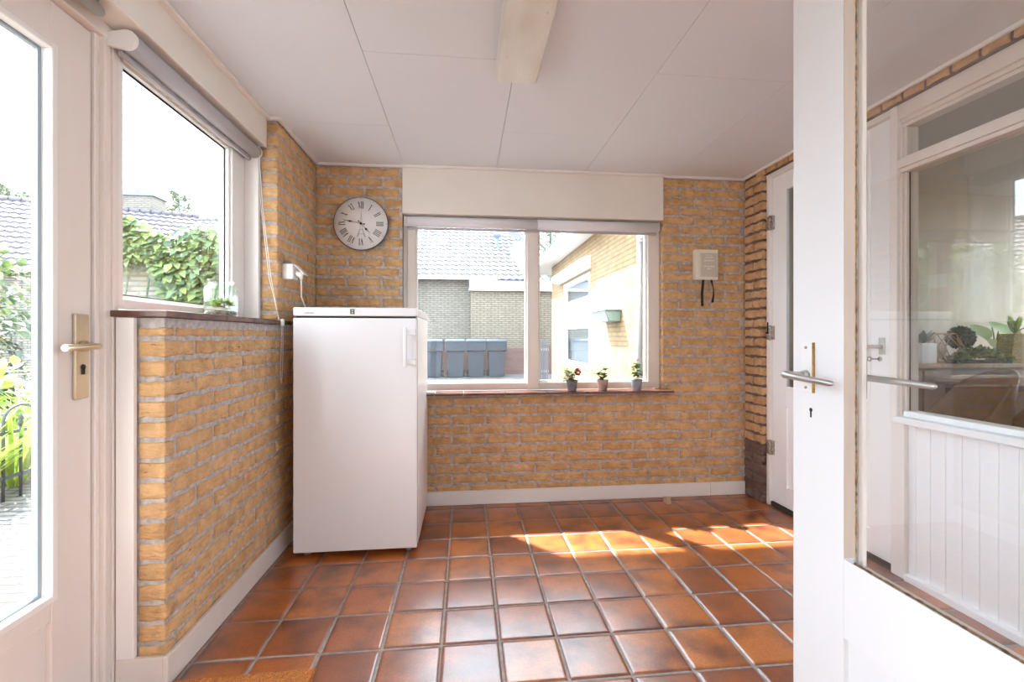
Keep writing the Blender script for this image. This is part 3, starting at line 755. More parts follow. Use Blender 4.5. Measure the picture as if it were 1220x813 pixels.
for p, q, w in [((-.026,-.085),(-.006,-.03),.006), ((.026,-.085),(.006,-.03),.006), ((-.006,-.03),(0,.075),.003), ((.006,-.03),(0,.075),.003), ((-.018,-.066),(.018,-.066),.004), ((-.01,-.04),(.01,-.04),.003), ((-.022,-.085),(-.012,-.066),.003), ((.022,-.085),(.012,-.066),.003)]:
    bar(mb, (o_[0]+p[0], o_[1]+p[1]), (o_[0]+q[0], o_[1]+q[1]), w, yk)
mb.build('tower_drawing', M['ink2'], ck)
def hand(ang, L, w, back, nm):
    mb = MB(); th = math.radians(ang); d = Vector((math.sin(th), math.cos(th))); n_ = Vector((d.y, -d.x)); c = Vector((cc[0], cc[2])); y = cc[1]-.004
    pts = [(-back, .0012), (L*.45, .0012), (L*.58, w), (L*.7, .0022), (L, .0006), (L, -.0006), (L*.7, -.0022), (L*.58, -w), (L*.45, -.0012), (-back, -.0012)]
    mb.prism([tuple(c+d*a+n_*b) for a, b in pts], y, y+.001, 'y')
    e = c-d*back; mb.lathe([(.0001, 0), (.0045, 0), (.0045, .001)], (e.x, y, e.y), 12, axis='y'); mb.build(nm, M['ink'], ck)
hand(281, .115, .006, .022, 'minute_hand'); hand(137, .085, .007, .02, 'hour_hand')
mb = MB(); mb.lathe([(.0001, -.007), (.007, -.006), (.007, .002)], cc, 16, axis='y'); mb.build('centre_cap', M['ink'], ck)

# ---- fire blanket box
bx = thing('wall_box', 'small cream wall box with two black pull straps on the brick wall', 'wall box', (1.65, 2.93, 1.6))
mb = MB(); mb.box(1.568, 1.728, 2.917, 2.956, 1.497, 1.704); mb.box(1.594, 1.728, 2.913, 2.917, 1.497, 1.704); mb.build('case', M['paper'], bx, bevel=.004)
mb = MB(); mb.box(1.602, 1.722, 2.9112, 2.9135, 1.517, 1.680); mb.build('front_label', M['label'], bx)
mb = MB(); mb.box(1.632, 1.684, 2.9103, 2.9116, 1.664, 1.667); mb.build('label_line', M['paper'], bx)
for z, ws in ((1.650, (.006, .008, .007, .008, .006)), (1.628, (.009, .007, .01, .008, .009, .007)), (1.588, (.012, .006, .010, 0, .012, .010)), (1.572, (.009, .010))):
    x = 1.662-(sum(ws)+.004*(len(ws)-1))/2
    for w in ws:
        if w: mb = MB(); mb.box(x, x+w, 2.9103, 2.9116, z-.005, z+.005); mb.build('printed_mark', M['paper'], bx)
        x += w+.004
for path in ([(1.628, 1.505), (1.626, 1.45), (1.620, 1.40), (1.617, 1.345), (1.618, 1.315)], [(1.684, 1.505), (1.694, 1.475), (1.703, 1.44), (1.700, 1.39), (1.690, 1.34)]):
    mb = MB()
    for k, dd in enumerate((0,)):
        vs = []
        for i, (x, z) in enumerate(path):
            w = .009; y = 2.925+.006*math.sin(i*1.3)
            tw = 0 if path[0][0] < 1.65 else .8*math.sin(i*.8)
            for sx in (-w, w):
                for sy in (-.0012, .0012): vs.append((x+sx*math.cos(tw), y+sx*math.sin(tw)*.8+sy, z))
        fs = []
        n_ = len(path)
        for i in range(n_-1):
            a = i*4; b = a+4
            fs += [(a, b, b+2, a+2), (a+1, a+3, b+3, b+1), (a, a+1, b+1, b), (a+2, b+2, b+3, a+3)]
        fs += [(0, 2, 3, 1), ((n_-1)*4, (n_-1)*4+1, (n_-1)*4+3, (n_-1)*4+2)]
        mb.add(vs, fs, 0, False)
    mb.build('pull_strap', M['strap'], bx)

# ---- wall socket with open flap, plug and cable
so = thing('wall_socket', 'white surface wall socket with raised flap on the brick pier', 'socket', (-.92, 2.46, 1.45))
mb = MB(); mb.box(-.949, -.893, 2.425, 2.495, 1.405, 1.485); mb.build('socket_box', M['pvc'], so, bevel=.006, bseg=3)
mb = MB(); mb.prism([(-.893, 1.482), (-.889, 1.485), (-.838, 1.432), (-.842, 1.428)], 2.428, 2.492, 'y'); mb.build('flap', M['pvc'], so, bevel=.002)
mb = MB(); mb.box(-.946, -.92, 2.44, 2.475, 1.485, 1.505); mb.build('cable_entry', M['grey'], so, bevel=.003)
pg = fr
mb = MB(); mb.tube([(-.892, 2.46, 1.436), (-.872, 2.46, 1.434), (-.866, 2.46, 1.425), (-.865, 2.46, 1.408)], [.016, .016, .013, .006], 14); mb.build('plug', M['pvc'], pg)
mb = MB(); mb.tube([(-.865, 2.46, 1.412), (-.868, 2.47, 1.37), (-.878, 2.50, 1.32), (-.879, 2.56, 1.27), (-.879, 2.70, 1.20), (-.88, 2.88, 1.05), (-.88, 2.93, .7)], .0034, 8); mb.build('power_cable', M['pvc'], pg)

# ---- ceiling light
cl = thing('ceiling_light', 'long fluorescent ceiling light with a ribbed translucent cover', 'ceiling light', (.205, 1.2, CZ))
mlens, nt, b = newmat('ribbed_diffuser')
b.inputs['Base Color'].default_value = (.70,.69,.62,1); b.inputs['Roughness'].default_value = .3
b.inputs['Transmission Weight'].default_value = 0; 
vo = N(nt, 'ShaderNodeTexVoronoi'); vo.inputs['Scale'].default_value = 160; nt.links.new(coords(nt), vo.inputs['Vector']); bump(nt, b, vo.outputs[0], .5, .002)
no = N(nt, 'ShaderNodeTexNoise'); no.inputs['Scale'].default_value = 7; nt.links.new(coords(nt, (1,.4,1)), no.inputs['Vector'])
nt.links.new(ramp(nt, [(.35, (.60,.57,.51)), (.65, (.72,.73,.70))], no.outputs[0]).outputs[0], b.inputs['Base Color'])
mb = MB(); mb.box(.128, .285, .60, 1.822, 2.195, CZ-.001); mb.build('base_tray', M['paint'], cl, bevel=.002)
mb = MB(); mb.prism([(.118, 2.196), (.121, 2.162), (.128, 2.153), (.142, 2.150), (.271, 2.150), (.285, 2.153), (.292, 2.162), (.295, 2.196)], .595, 1.828, 'y'); mb.build('diffuser', mlens, cl, bevel=.002)
mb = MB()
for p in ((.152, 1.66, 2.149), (.262, 1.42, 2.149)):
    mb = MB(); mb.lathe([(.0001, -.0015), (.0035, -.001), (.0035, .002)], p, 12); mb.build('screw', M['gap'], cl)

# ---- doormat
mb = MB()
nx, ny = 60, 46; x0, x1, y0, y1 = -.925, -.49, .95, 1.535
vs = []; fs = []
for j in range(ny+1):
    for i in range(nx+1):
        e = i in (0, nx) or j in (0, ny)
        vs.append((x0+(x1-x0)*i/nx+rnd.uniform(-.002, .002), y0+(y1-y0)*j/ny+rnd.uniform(-.002, .002)+.012*(i/nx-.5), (.003 if e else .014+rnd.uniform(-.0015, .0025))))
for j in range(ny):
    for i in range(nx): fs.append((j*(nx+1)+i, j*(nx+1)+i+1, (j+1)*(nx+1)+i+1, (j+1)*(nx+1)+i))
mb.add(vs, fs, 0, False); mb.box(x0+.004, x1-.004, y0+.01, y1-.008, .001, .004)
tag(mb.build('doormat', M['mat']), 'rust brown coir doormat on the tiles by the low wall', 'doormat')
# ---- door wedge
mb = MB(); mb.prism([(2.82, .001), (2.87, .001), (2.87, .034), (2.825, .050)], 1.315, 1.347, 'x'); tag(mb.build('door_wedge', M['wedge'], bevel=.002), 'small pale wooden block on the floor by the back baseboard', 'wooden block')

# ---- leaves
def leaf(mb, p, d, up, L, W, bend=.3, m=0, seg=3, fold=.15):
    p = Vector(p); d = Vector(d).normalized(); up = Vector(up)
    s = d.cross(up)
    if s.length < 1e-3: s = d.orthogonal()
    s.normalize(); u = s.cross(d).normalized()
    vs = []; prof = {2: (0, 1, 0), 3: (.25, 1, .75, 0.05), 4: (.3, .85, 1, .65, .04)}[seg]
    for i in range(seg+1):
        t = i/seg; c = p+d*L*t - u*bend*L*t*t
        w = W/2*prof[i]
        vs += [c - s*w + u*fold*w, c.copy(), c + s*w + u*fold*w]
    fs = []
    for i in range(seg):
        a = i*3; fs += [(a, a+1, a+4, a+3), (a+1, a+2, a+5, a+4)]
    mb.add(vs, fs, m, True)
def rvec(): 
    while True:
        v = Vector((rnd.uniform(-1,1), rnd.uniform(-1,1), rnd.uniform(-1,1)))
        if .05 < v.length < 1: return v.normalized()

# ---- three flower pots on the back sill
def pot(x, y, z, col, label):
    t_ = thing('potted_plant', label, 'potted plant', (x, y, z), 'pots on the back window sill')
    m_ = simple('pot_glaze', col, .7, nscale=30, var=.15)
    mb = MB(); mb.lathe([(.0001, 0), (.026, 0), (.029, .004), (.0385, .068), (.0385, .072), (.035, .072), (.034, .060), (.0001, .060)], (x, y, z), 32); mb.build('flowerpot', m_, t_)
    return t_
SZ = .7445; SY = 2.925
t_ = pot(.705, SY, SZ, (.17,.16,.18), 'dark grey pot with a round red bloom, left end of the sill row'); c = Vector((.705, SY, SZ+.06))
mb = MB(); ms = MB()
for i in range(44):
    a = rnd.uniform(0, 2*PI); h = rnd.uniform(.01, .09); r = rnd.uniform(.01, .042); base = c+Vector((math.cos(a)*r-.018, math.sin(a)*r*.8, h))
    ms.tube([c+Vector((0,0,-.005)), base], .0012, 5, cap=False); leaf(mb, base, (math.cos(a), math.sin(a), rnd.uniform(-.1,.7)), (0,0,1), rnd.uniform(.028,.040), rnd.uniform(.026,.034), .25)
ms.tube([c, c+Vector((.02,0,.04)), c+Vector((.036,0,.062))], .0015, 6)
mb.build('foliage', M['pot_leaf'], t_); ms.build('stem', M['stem'], t_)
for q, n_, rr in ((c+Vector((.038,-.002,.064)), 60, .024), (c+Vector((-.03,-.035,.055)), 14, .009)):
    mb = MB()
    for i in range(n_):
        v = rvec(); leaf(mb, q+v*rr*.5, v, rvec(), rr*.6, rr*.6, .2)
    mb.build('flower', M['flower'], t_)
t_ = pot(.915, SY, SZ, (.38,.28,.26), 'pinkish grey pot with broad green leaves, middle of the sill row'); c = Vector((.915, SY, SZ+.06))
mb = MB(); ms = MB()
for (dx, dz, n_, rr) in ((.022, .075, 20, .056), (-.028, .045, 18, .05), (0, .02, 20, .055), (.01, .04, 14, .05)):
    q = c+Vector((dx, 0, dz)); ms.tube([c, q], .0018, 6, cap=False)
    for i in range(n_):
        a = i*2.4+rnd.uniform(-.2,.2); leaf(mb, q, (math.cos(a), math.sin(a), rnd.uniform(0,.9)), (0,0,1), rr*rnd.uniform(.8,1.1), .024, .3)
mb.build('foliage', M['pot_leaf'], t_); ms.build('stem', M['stem'], t_)
t_ = pot(1.152, SY, SZ, (.25,.27,.31), 'blue grey pot with a tall bushy stem, right end of the sill row'); c = Vector((1.152, SY, SZ+.06))
mb = MB(); ms = MB(); ms.tube([c, c+Vector((.003,0,.05)), c+Vector((0,0,.105)), c+Vector((.006,0,.14))], [.0025,.002,.0016,.001], 6)
for i in range(70):
    h = rnd.uniform(.04, .125); a = rnd.uniform(0, 2*PI); r = .036*(1-(h-.03)/.12)+.004
    leaf(mb, c+Vector((math.cos(a)*r*.3, math.sin(a)*r*.3, h)), (math.cos(a), math.sin(a), rnd.uniform(-.2,.6)), (0,0,1), r+.014, .026, .3)
mb.build('foliage', M['pot_leaf'], t_); ms.build('stem', M['stem'], t_)
mb = MB()
for i in range(14): v = rvec(); leaf(mb, c+Vector((.008,0,.142))+v*.003, v, rvec(), .008, .006, .2)
mb.build('flower', M['flower'], t_)

# ---- jar terrarium on the left ledge
jx, jy, jz = -1.022, 1.99, 1.190
jt = thing('glass_jar', 'clear glass storage jar holding green succulents on the left ledge', 'glass jar', (jx, jy, jz))
mb = MB(); r = .062
mb.lathe([(.0001, 0), (r-.006, 0), (r, .006), (r, .112), (r-.006, .124), (r-.016, .130), (r-.016, .146), (r-.013, .149), (r-.013, .152), (r-.019, .152), (r-.019, .130), (r-.009, .122), (r-.003, .110), (r-.003, .008), (.0001, .004)], (jx, jy, jz), 40)
mb.build('glass_body', M['jar'], jt)
mb = MB(); mb.lathe([(.0001, .005), (r-.005, .005), (r-.005, .022), (.0001, .026)], (jx, jy, jz), 32); mb.build('pebbles', simple('pebbles', (.45,.42,.36), .8, nscale=120, var=.7, bstr=1, bscale=120), jt)
mb = MB()
for (dx, dy, h) in ((-.02,-.015,.05), (.02,-.01,.055), (0,.025,.06), (.0,-.03,.04), (.03,.02,.045), (-.032,.015,.04)):
    for i in range(16):
        a = i*2.4; e = .1+i/16*1.3
        leaf(mb, (jx+dx*.8, jy+dy*.8, jz+h), (math.cos(a), math.sin(a), e), (0,0,1), .032, .017, .1, fold=.4)
mb.build('succulents', leaf_mat('succulent', (.10,.22,.02), (.20,.34,.04), (.30,.42,.08)), jt)

# ================================================================== DINING ROOM BEHIND RIGHT WALL
M['dr_wall'] = simple('dining_wall_paint', (.50,.43,.33), .8, nscale=3, var=.06)
mb = MB(); mb.box(2.06, 6.1, 3.9, 4.0, 0, 2.5); mb.box(6.0, 6.1, .2, 2.2, 0, 2.5); mb.box(6.0, 6.1, 3.8, 3.9, 0, 2.5); mb.box(6.0, 6.1, 2.2, 3.8, 0, .5); mb.box(6.0, 6.1, 2.2, 3.8, 2.3, 2.5); mb.box(2.1, 6.1, .1, .2, 0, 2.5); mb.box(2.06, 2.10, 2.78, 3.9, 0, 2.5)
struct(mb.build('wall_dining_room', M['dr_wall']))
mb = MB(); mb.box(2.06, 6.1, .2, 4.0, -.06, -.002); struct(mb.build('floor_dining_room', simple('dark_oak_floor', (.16,.10,.065), .5, nscale=8, var=.25, stretch=(1,6,1))))
mb = MB(); mb.box(2.06, 6.1, .2, 4.0, 2.5, 2.55); struct(mb.build('ceiling_dining_room', simple('dining_ceiling', (.5,.46,.40), .8)))
def ray_pt(px_, t_): 
    u = (px_-610)/532; s_, c_ = math.sin(.103), math.cos(.103); return Vector(((s_+u*c_)*t_, (c_-u*s_)*t_, 0))
M['wood_top'] = simple('oak_top', (.32,.17,.085), .5, nscale=6, var=.25, stretch=(8,1,1))
M['leather'] = simple('brown_leather', (.20,.12,.08), .55, nscale=20, var=.15)
# sideboard along the far wall
sx0, sx1, sy0, sy1 = 3.0, 5.9, 3.30, 3.75; sz = .88
sb = thing('sideboard', 'long brown wooden sideboard carrying plants behind the inner window', 'sideboard', (4.3, 3.5, 0))
mb = MB(); mb.box(sx0, sx1, sy0, sy1, sz-.035, sz); mb.build('top', M['wood_top'], sb, bevel=.004)
mb = MB(); mb.box(sx0+.02, sx1-.02, sy0+.02, sy1, .12, sz-.036); mb.build('body', simple('sideboard_body', (.16,.09,.06), .6), sb, bevel=.003)
for i in range(4):
    a = sx0+.04+i*.71; mb = MB(); mb.box(a, a+.69, sy0+.002, sy0+.019, .16, sz-.06); mb.build('door', simple('sideboard_door', (.20,.12,.08), .55, nscale=10, var=.2), sb, bevel=.003)
for lx in (sx0+.06, sx1-.1):
    for ly in (sy0+.05, sy1-.08): mb = MB(); mb.tube([(lx, ly, 0), (lx, ly, .12)], [.015, .022], 10); mb.build('leg', M['dark'], sb)
# table
tb = thing('dining_table', 'dark narrow dining table behind the brown shell chairs', 'dining table', (4.4, 3.05, 0))
mb = MB(); mb.box(3.75, 5.3, 2.86, 3.26, .742, .754); mb.build('table_top', simple('table_lacquer', (.20,.15,.12), .3), tb, bevel=.002)
mb = MB(); mb.box(3.77, 5.28, 2.88, 3.24, .70, .741); mb.build('apron', simple('dark_apron', (.07,.05,.045), .5), tb, bevel=.002)
for lx in (3.84, 5.2):
    for ly in (2.93, 3.19): mb = MB(); mb.tube([(lx, ly, 0), (lx, ly, .716)], .02, 10); mb.build('leg', M['dark'], tb)
# shell chairs
def shell_chair(x, y, rz, label):
    ch = thing('shell_chair', label, 'chair', (x, y, 0), 'chairs at the dining table')
    mb = MB(); n_ = 14; rows = 7; vs = []
    for j in range(rows):
        t2 = j/(rows-1); z = .46+.43*t2; 
        for i in range(n_+1):
            a = PI*(i/n_)*(1.15-.55*t2)+ (PI-PI*(1.15-.55*t2))/2
            r = .245+.02*t2; lift = -.10*(abs(i/n_-.5)*2)**2*t2
            vs.append((x+math.cos(a)*r, y-.0-math.sin(a)*(r+.03*t2), z+lift))
    fs = [(j*(n_+1)+i, j*(n_+1)+i+1, (j+1)*(n_+1)+i+1, (j+1)*(n_+1)+i) for j in range(rows-1) for i in range(n_)]
    mb.add(vs, fs, 0, True); o = mb.build('backrest', M['leather'], ch)
    so_ = o.modifiers.new('s', 'SOLIDIFY'); so_.thickness = .02
    mb = MB(); mb.lathe([(.0001, .40), (.17, .41), (.235, .44), (.24, .475), (.18, .485), (.0001, .48)], (x, y, 0), 24); mb.build('seat', M['leather'], ch)
    for sx_ in (-1, 1):
        for sy_ in (-1, 1): mb = MB(); mb.tube([(x+sx_*.2, y+sy_*.2, 0), (x+sx_*.1, y+sy_*.1, .42)], .011, 8); mb.build('leg', M['dark'], ch)
    ch.rotation_euler.z = rz; return ch
shell_chair(3.30, 2.72, 1.2, 'large brown shell chair below the moss tray behind the inner window')
shell_chair(3.90, 2.60, -.1, 'brown shell chair at the far right edge, below the wicker vase')
def on_top(px_, y=3.5): 
    r_ = ray_pt(px_, 1); k = y/r_.y; return Vector((r_.x*k, y, sz))
# succulent in white pot
p = on_top(1099, 3.42); t_ = thing('potted_succulent', 'small white square pot with dark succulent leaves on the sideboard', 'potted plant', p)
mb = MB(); mb.box(p.x-.07, p.x+.07, p.y-.06, p.y+.06, sz+.001, sz+.17); mb.build('planter', M['white'], t_, bevel=.006)
mb = MB()
for i in range(14): a = i*2.4; leaf(mb, p+Vector((0,0,.165)), (math.cos(a), math.sin(a)*.6, rnd.uniform(.5,1.6)), (0,0,1), .14, .05, .1)
mb.build('foliage', M['shrub'], t_)
# wire terrarium
p = on_top(1122, 3.52); t_ = thing('wire_lantern', 'geometric wire lantern with dried grass on the sideboard', 'lantern', p)
mb = MB(); pts0 = [p+Vector((math.cos(a)*.10, math.sin(a)*.10, .005)) for a in [i*PI/3 for i in range(6)]]; pts1 = [p+Vector((math.cos(a)*.15, math.sin(a)*.15, .13)) for a in [i*PI/3+PI/6 for i in range(6)]]; pts2 = [p+Vector((math.cos(a)*.09, math.sin(a)*.09, .25)) for a in [i*PI/3 for i in range(6)]]
for i in range(6):
    for a_, b_ in ((pts0[i], pts0[(i+1)%6]), (pts0[i], pts1[i]), (pts0[(i+1)%6], pts1[i]), (pts1[i], pts2[i]), (pts1[i], pts2[(i+1)%6]), (pts2[i], pts2[(i+1)%6])): mb.tube([a_, b_], .004, 5)
mb.build('wire_frame', M['brass'], t_)
mb = MB()
for i in range(30): v = rvec(); leaf(mb, p+Vector((0,0,.01)), (v.x*.35, v.y*.35, 1), rvec(), rnd.uniform(.12,.22), .012, .1)
mb.build('dried_grass', simple('dried_grass', (.45,.36,.22), .8), t_)
# round ball tree
p = on_top(1144, 3.55); t_ = thing('ball_topiary', 'small round dark topiary ball on a thin stem on the sideboard', 'topiary', p)
mb = MB(); mb.tube([p+Vector((0,0,.06)), p+Vector((0,0,.14))], .006, 8); mb.build('stem', M['dark'], t_)
mb = MB(); mb.lathe([(.0001,.002),(.05,.002),(.065,.055),(.06,.055),(.0001,.05)], p, 20); mb.build('dish', M['white'], t_)
mb = MB()
for i in range(420): v = rvec(); leaf(mb, p+Vector((0,0,.215))+v*.06, v+rvec()*.6, rvec(), .05, .035, .2)
mb.build('foliage', M['shrub'], t_)
# moss tray
p = on_top(1167, 3.34); t_ = thing('moss_tray', 'low mound of green moss in a tray on the sideboard', 'plant tray', p)
mb = MB(); mb.box(p.x-.27, p.x+.27, p.y-.035, p.y+.05, sz+.002, sz+.03); mb.build('tray', M['dark'], t_, bevel=.004)
mb = MB()
for i in range(900):
    a = rnd.uniform(-1,1); b_ = rnd.uniform(-1,1); h = .10*(1-a*a)*(1-.6*b_*b_)
    leaf(mb, p+Vector((a*.26, b_*.05+.008, .02+h*rnd.uniform(.5,1))), rvec()+Vector((0,-.3,.8)), rvec(), .045, .02, .3)
mb.build('foliage', M['vine'], t_)
# big leaf plant and wicker vase
p = on_top(1186, 3.6); t_ = thing('potted_plant', 'large pale yellow-green leafed plant on the sideboard beside the wicker vase', 'potted plant', p)
mb = MB(); mb.lathe([(.0001,.001),(.06,.001),(.08,.11),(.07,.11),(.0001,.1)], p, 20); mb.build('flowerpot', M['white'], t_)
mb = MB(); ms = MB()
for dx, dy, h, L in ((-.22,0,.33,.2), (-.05,0,.36,.2), (.08,-.05,.22,.2), (.22,0,.38,.24), (.36,-.05,.36,.22), (.12,.05,.34,.2), (-.12,-.05,.2,.2)):
    q = p+Vector((dx,dy,h)); ms.tube([p+Vector((0,0,.1)), p+Vector((dx*.4,dy*.4,h*.7)), q], .005, 6, cap=False)
    leaf(mb, q, (dx*.8, -.6, -.4), (0,-.3,1), L, L*.85, .2, seg=4)
mb.build('foliage', M['pale_leaf'], t_); ms.build('stem', M['stem'], t_)
p = on_top(1207, 3.38); t_ = thing('wicker_vase', 'tapered brown wicker vase on the sideboard at the right', 'vase', p)
mb = MB(); mb.prism([(p.x-.12, sz+.001), (p.x+.12, sz+.001), (p.x+.08, sz+.25), (p.x-.08, sz+.25)], p.y-.07, p.y+.05, 'y'); mb.build('body', simple('wicker', (.30,.22,.09), .8, nscale=120, var=.6, bstr=1, bscale=150), t_)
mb = MB()
for i in range(40): v = rvec(); leaf(mb, p+Vector((0,-.01,.25)), (v.x*.5, v.y*.4, 1.2), rvec(), rnd.uniform(.08,.17), .035, .15)
mb.build('foliage', M['lime'], t_)

# ================================================================== OUTSIDE
GZ = -.06
mb = MB(); mb.add([(-60,-10,GZ),(60,-10,GZ),(60,70,GZ),(-60,70,GZ)], [(0,1,2,3)]); struct(mb.build('ground', M['paving']))
# porch roof slab with overhang (keeps the sun off, seen only from outside)
mb = MB(); mb.box(-1.32, 2.06, .2, 3.42, CZ+.035, CZ+.18); struct(mb.build('porch_roof', M['white']))

def roof(mb, O, U, S, width, length, pw=.22, rowl=.30):
    """pantiles: O lower-left corner, U along the eave, S up the slope"""
    O, U, S = Vector(O), Vector(U).normalized(), Vector(S).normalized(); Nn = U.cross(S).normalized()
    if Nn.z < 0: Nn = -Nn
    rows = int(length/rowl); n_ = int(width/pw)*4
    for r in range(rows):
        vs = []
        for k, (t2, h) in enumerate(((0, 0.0), (0, .045), (1.0, .0))):
            for i in range(n_+1):
                w = .022*math.sin(i/4*2*PI)+.012*math.sin(i/4*4*PI)
                vs.append(O+U*(i/4*pw)+S*(r*rowl+t2*rowl)+Nn*(h+w+(0 if k else -.01)))
        fs = []
        for k in range(2):
            for i in range(n_):
                a = k*(n_+1)+i; fs.append((a, a+1, a+n_+2, a+n_+1))
        mb.add(vs, fs, 0, False)
M['rooftile'] = simple('roof_tile', (.17,.17,.19), .55, nscale=5, var=.2)
# ---- neighbour house behind the bins
HY = 14.0
nb = thing('neighbour_house', 'yellow brick house with grey pantile roof behind the bins', 'house', (-2, HY, 0))
mb = MB(); mb.box(-9, .149, HY, HY+6, GZ, 2.86); mb.build('wall', M['out_brick'], nb)
mb = MB(); sl_a = math.radians(35.3); roof(mb, (-9.5, HY-.3, 2.86), (1,0,0), (0, math.cos(sl_a), math.sin(sl_a)), 11.7, 4.2); mb.build('roof', M['rooftile'], nb)
mb = MB(); mb.box(-9.5, .95, HY-.38, HY-.28, 2.84, 2.90); mb.build('gutter', M['white'], nb)
mb = MB(); mb.prism([(HY, 2.8), (HY+6.3, 2.8), (HY+3.15, 5.0)], -9.4, 2.1, 'x'); mb.build('loft', M['out_brick'], nb)
ry = HY-.3+4.2*math.cos(sl_a); rz = 2.86+4.2*math.sin(sl_a)
mb = MB()
for i in range(39): mb.tube([(-9.5+i*.3, ry, rz+.05), (-9.5+i*.3+.27, ry, rz+.03)], [.11, .09], 8)
mb.build('ridge', M['rooftile'], nb)
M['vent2'] = simple('dark_ridge', (.10,.09,.10), .6); M['vent'] = simple('vent_pipe', (.12,.16,.22), .5)
for u_px, k in ((509, .93), (592, .57)):
    yy = HY-.3+4.2*k*math.cos(sl_a); zz = 2.86+4.2*k*math.sin(sl_a); r_ = ray_pt(u_px, 1); xx = r_.x/r_.y*yy
    mb = MB(); mb.tube([(xx, yy, zz-.1), (xx, yy, zz+.32)], .07, 10); mb.tube([(xx, yy, zz+.32), (xx, yy, zz+.42), (xx, yy, zz+.50)], [.07, .16, .10], 10); mb.tube([(xx, yy, zz-.05), (xx, yy, zz+.05)], [.16,.08], 10); mb.build('vent_pipe', M['vent'], nb)
# dormer valley of a cross gable at right
dg = MB(); r_ = ray_pt(612, 1); 
gx = 1.3
mb = MB(); mb.prism([(1.86, 2.75), (2.1, 2.75), (2.1, 3.9), (1.5, 4.05)], HY-.25, HY+2.2, 'y'); mb.build('dormer', M['white'], nb)
mb = MB(); roof(mb, (1.40, HY-.3, 4.16), (.97,0,-.24), (0,.80,.30), .60, 2.6); mb.build('dormer_roof', M['rooftile'], nb)
# ---- annex with flat roof
an = thing('brick_annex', 'lower flat roofed brick annex with grey fascia right of the bins', 'outbuilding', (2.5, 13.6, 0))
mb = MB(); mb.box(.15, 4.5, 13.65, 17, .75, 2.5); mb.build('wall', M['out_brick_warm'], an)
mb = MB(); mb.box(-9, 4.5, 13.64, 13.98, GZ, .75); mb.build('plinth', M['out_brick_red'], an)
mb = MB(); mb.box(.1, 4.6, 13.5, 17, 2.5, 2.57); mb.build('roof_edge', M['white'], an); 
mb = MB(); mb.box(.1, 4.6, 13.5, 17, 2.571, 2.80); mb.build('fascia', simple('grey_fascia', (.25,.26,.32), .6), an)
# ---- four wheeled bins
def bin_(): 
    t_ = thing('wheelie_bin', '', 'wheelie bin', (0,0,GZ+.04))
    mat = M['bin']; c = Vector((0,0,GZ+.04))
    z = c.z
    mb = MB(); w0, w1, h = .20, .255, .98
    ring = lambda w, d, zz: [(-w,-d,zz),(w,-d,zz),(w,d,zz),(-w,d,zz)]
    vs = ring(w0, .24, z)+ring(.235, .29, z+.72)+ring(.245, .30, z+.72)+ring(.285, .34, z+.75)+ring(.285, .35, z+.99)
    fs = [(3,2,1,0)]+[(k*4+i, k*4+(i+1)%4, k*4+4+(i+1)%4, k*4+4+i) for k in range(4) for i in range(4)]+[(16,17,18,19)]
    mb.add(vs, fs); mb.build('body', mat, t_, bevel=.012)
    mb = MB(); mb.prism([(-.12, z+.74)]+[(-.12*math.cos(q*PI/8), z+.755+.05*math.sin(q*PI/8)) for q in range(9)]+[(.12, z+.74)], -.366, -.350, 'y'); mb.build('grip', simple('bin_grip', (.012,.016,.022), .6), t_)
    mb = MB(); vs = ring(.285, .358, z+.985)+ring(.285, .36, z+1.02)+ring(.24, .30, z+1.075)
    fs = [(3,2,1,0)]+[(k*4+i, k*4+(i+1)%4, k*4+4+(i+1)%4, k*4+4+i) for k in range(2) for i in range(4)]+[(8,9,10,11)]
    mb.add(vs, fs); ld = mb.build('lid', M['bin_lid'], t_, bevel=.01)
    mb = MB(); mb.tube([(-.24, .37, z+1.0), (.24, .37, z+1.0)], .018, 8); mb.build('handle', mat, t_)
    for sx in (-.23, .23): mb = MB(); mb.lathe([(.001, -.03), (.10, -.03), (.10, .03), (.001, .03)], (sx, .26, z+.06), 18, axis='x'); mb.build('wheel', M['dark'], t_)
    return t_
M['bin'] = simple('bin_plastic', (.014,.025,.042), .5, nscale=3, var=.1); M['bin_lid'] = simple('bin_lid_plastic', (.018,.036,.065), .45)
b0 = bin_(); first = True
for u_px, lab in ((517, 'leftmost grey-blue wheelie bin, half hidden beside the fridge'), (543, 'second wheelie bin from the left, next to the gap with brick'), (567, 'third wheelie bin from the left, between two others'), (591, 'rightmost wheelie bin with the red brick plinth beside it')):
    r_ = ray_pt(u_px, 1); yy = 12.9; o = b0 if first else copy_tree(b0); first = False
    o.location = (r_.x/r_.y*yy, yy, GZ+.02); o['label'] = lab; o['group'] = 'bins along the brick wall'
# ---- picket gate
gt = thing('garden_gate', 'dark slatted garden gate between the annex and the white house', 'gate', (1.8, 10.9, 0))
for k in range(5):
    xx = 1.78+k*.056; mb = MB(); mb.box(xx, xx+.042, 11.0, 11.02, GZ+.03, 1.02); mb.build('slat', M['gate'] if 'gate' in M else M.setdefault('gate', simple('gate_grey', (.13,.14,.17), .6)), gt)
for z in (.2, .75): mb = MB(); mb.box(1.76, 2.055, 11.02, 11.05, z, z+.06); mb.build('rail', M['white'], gt)
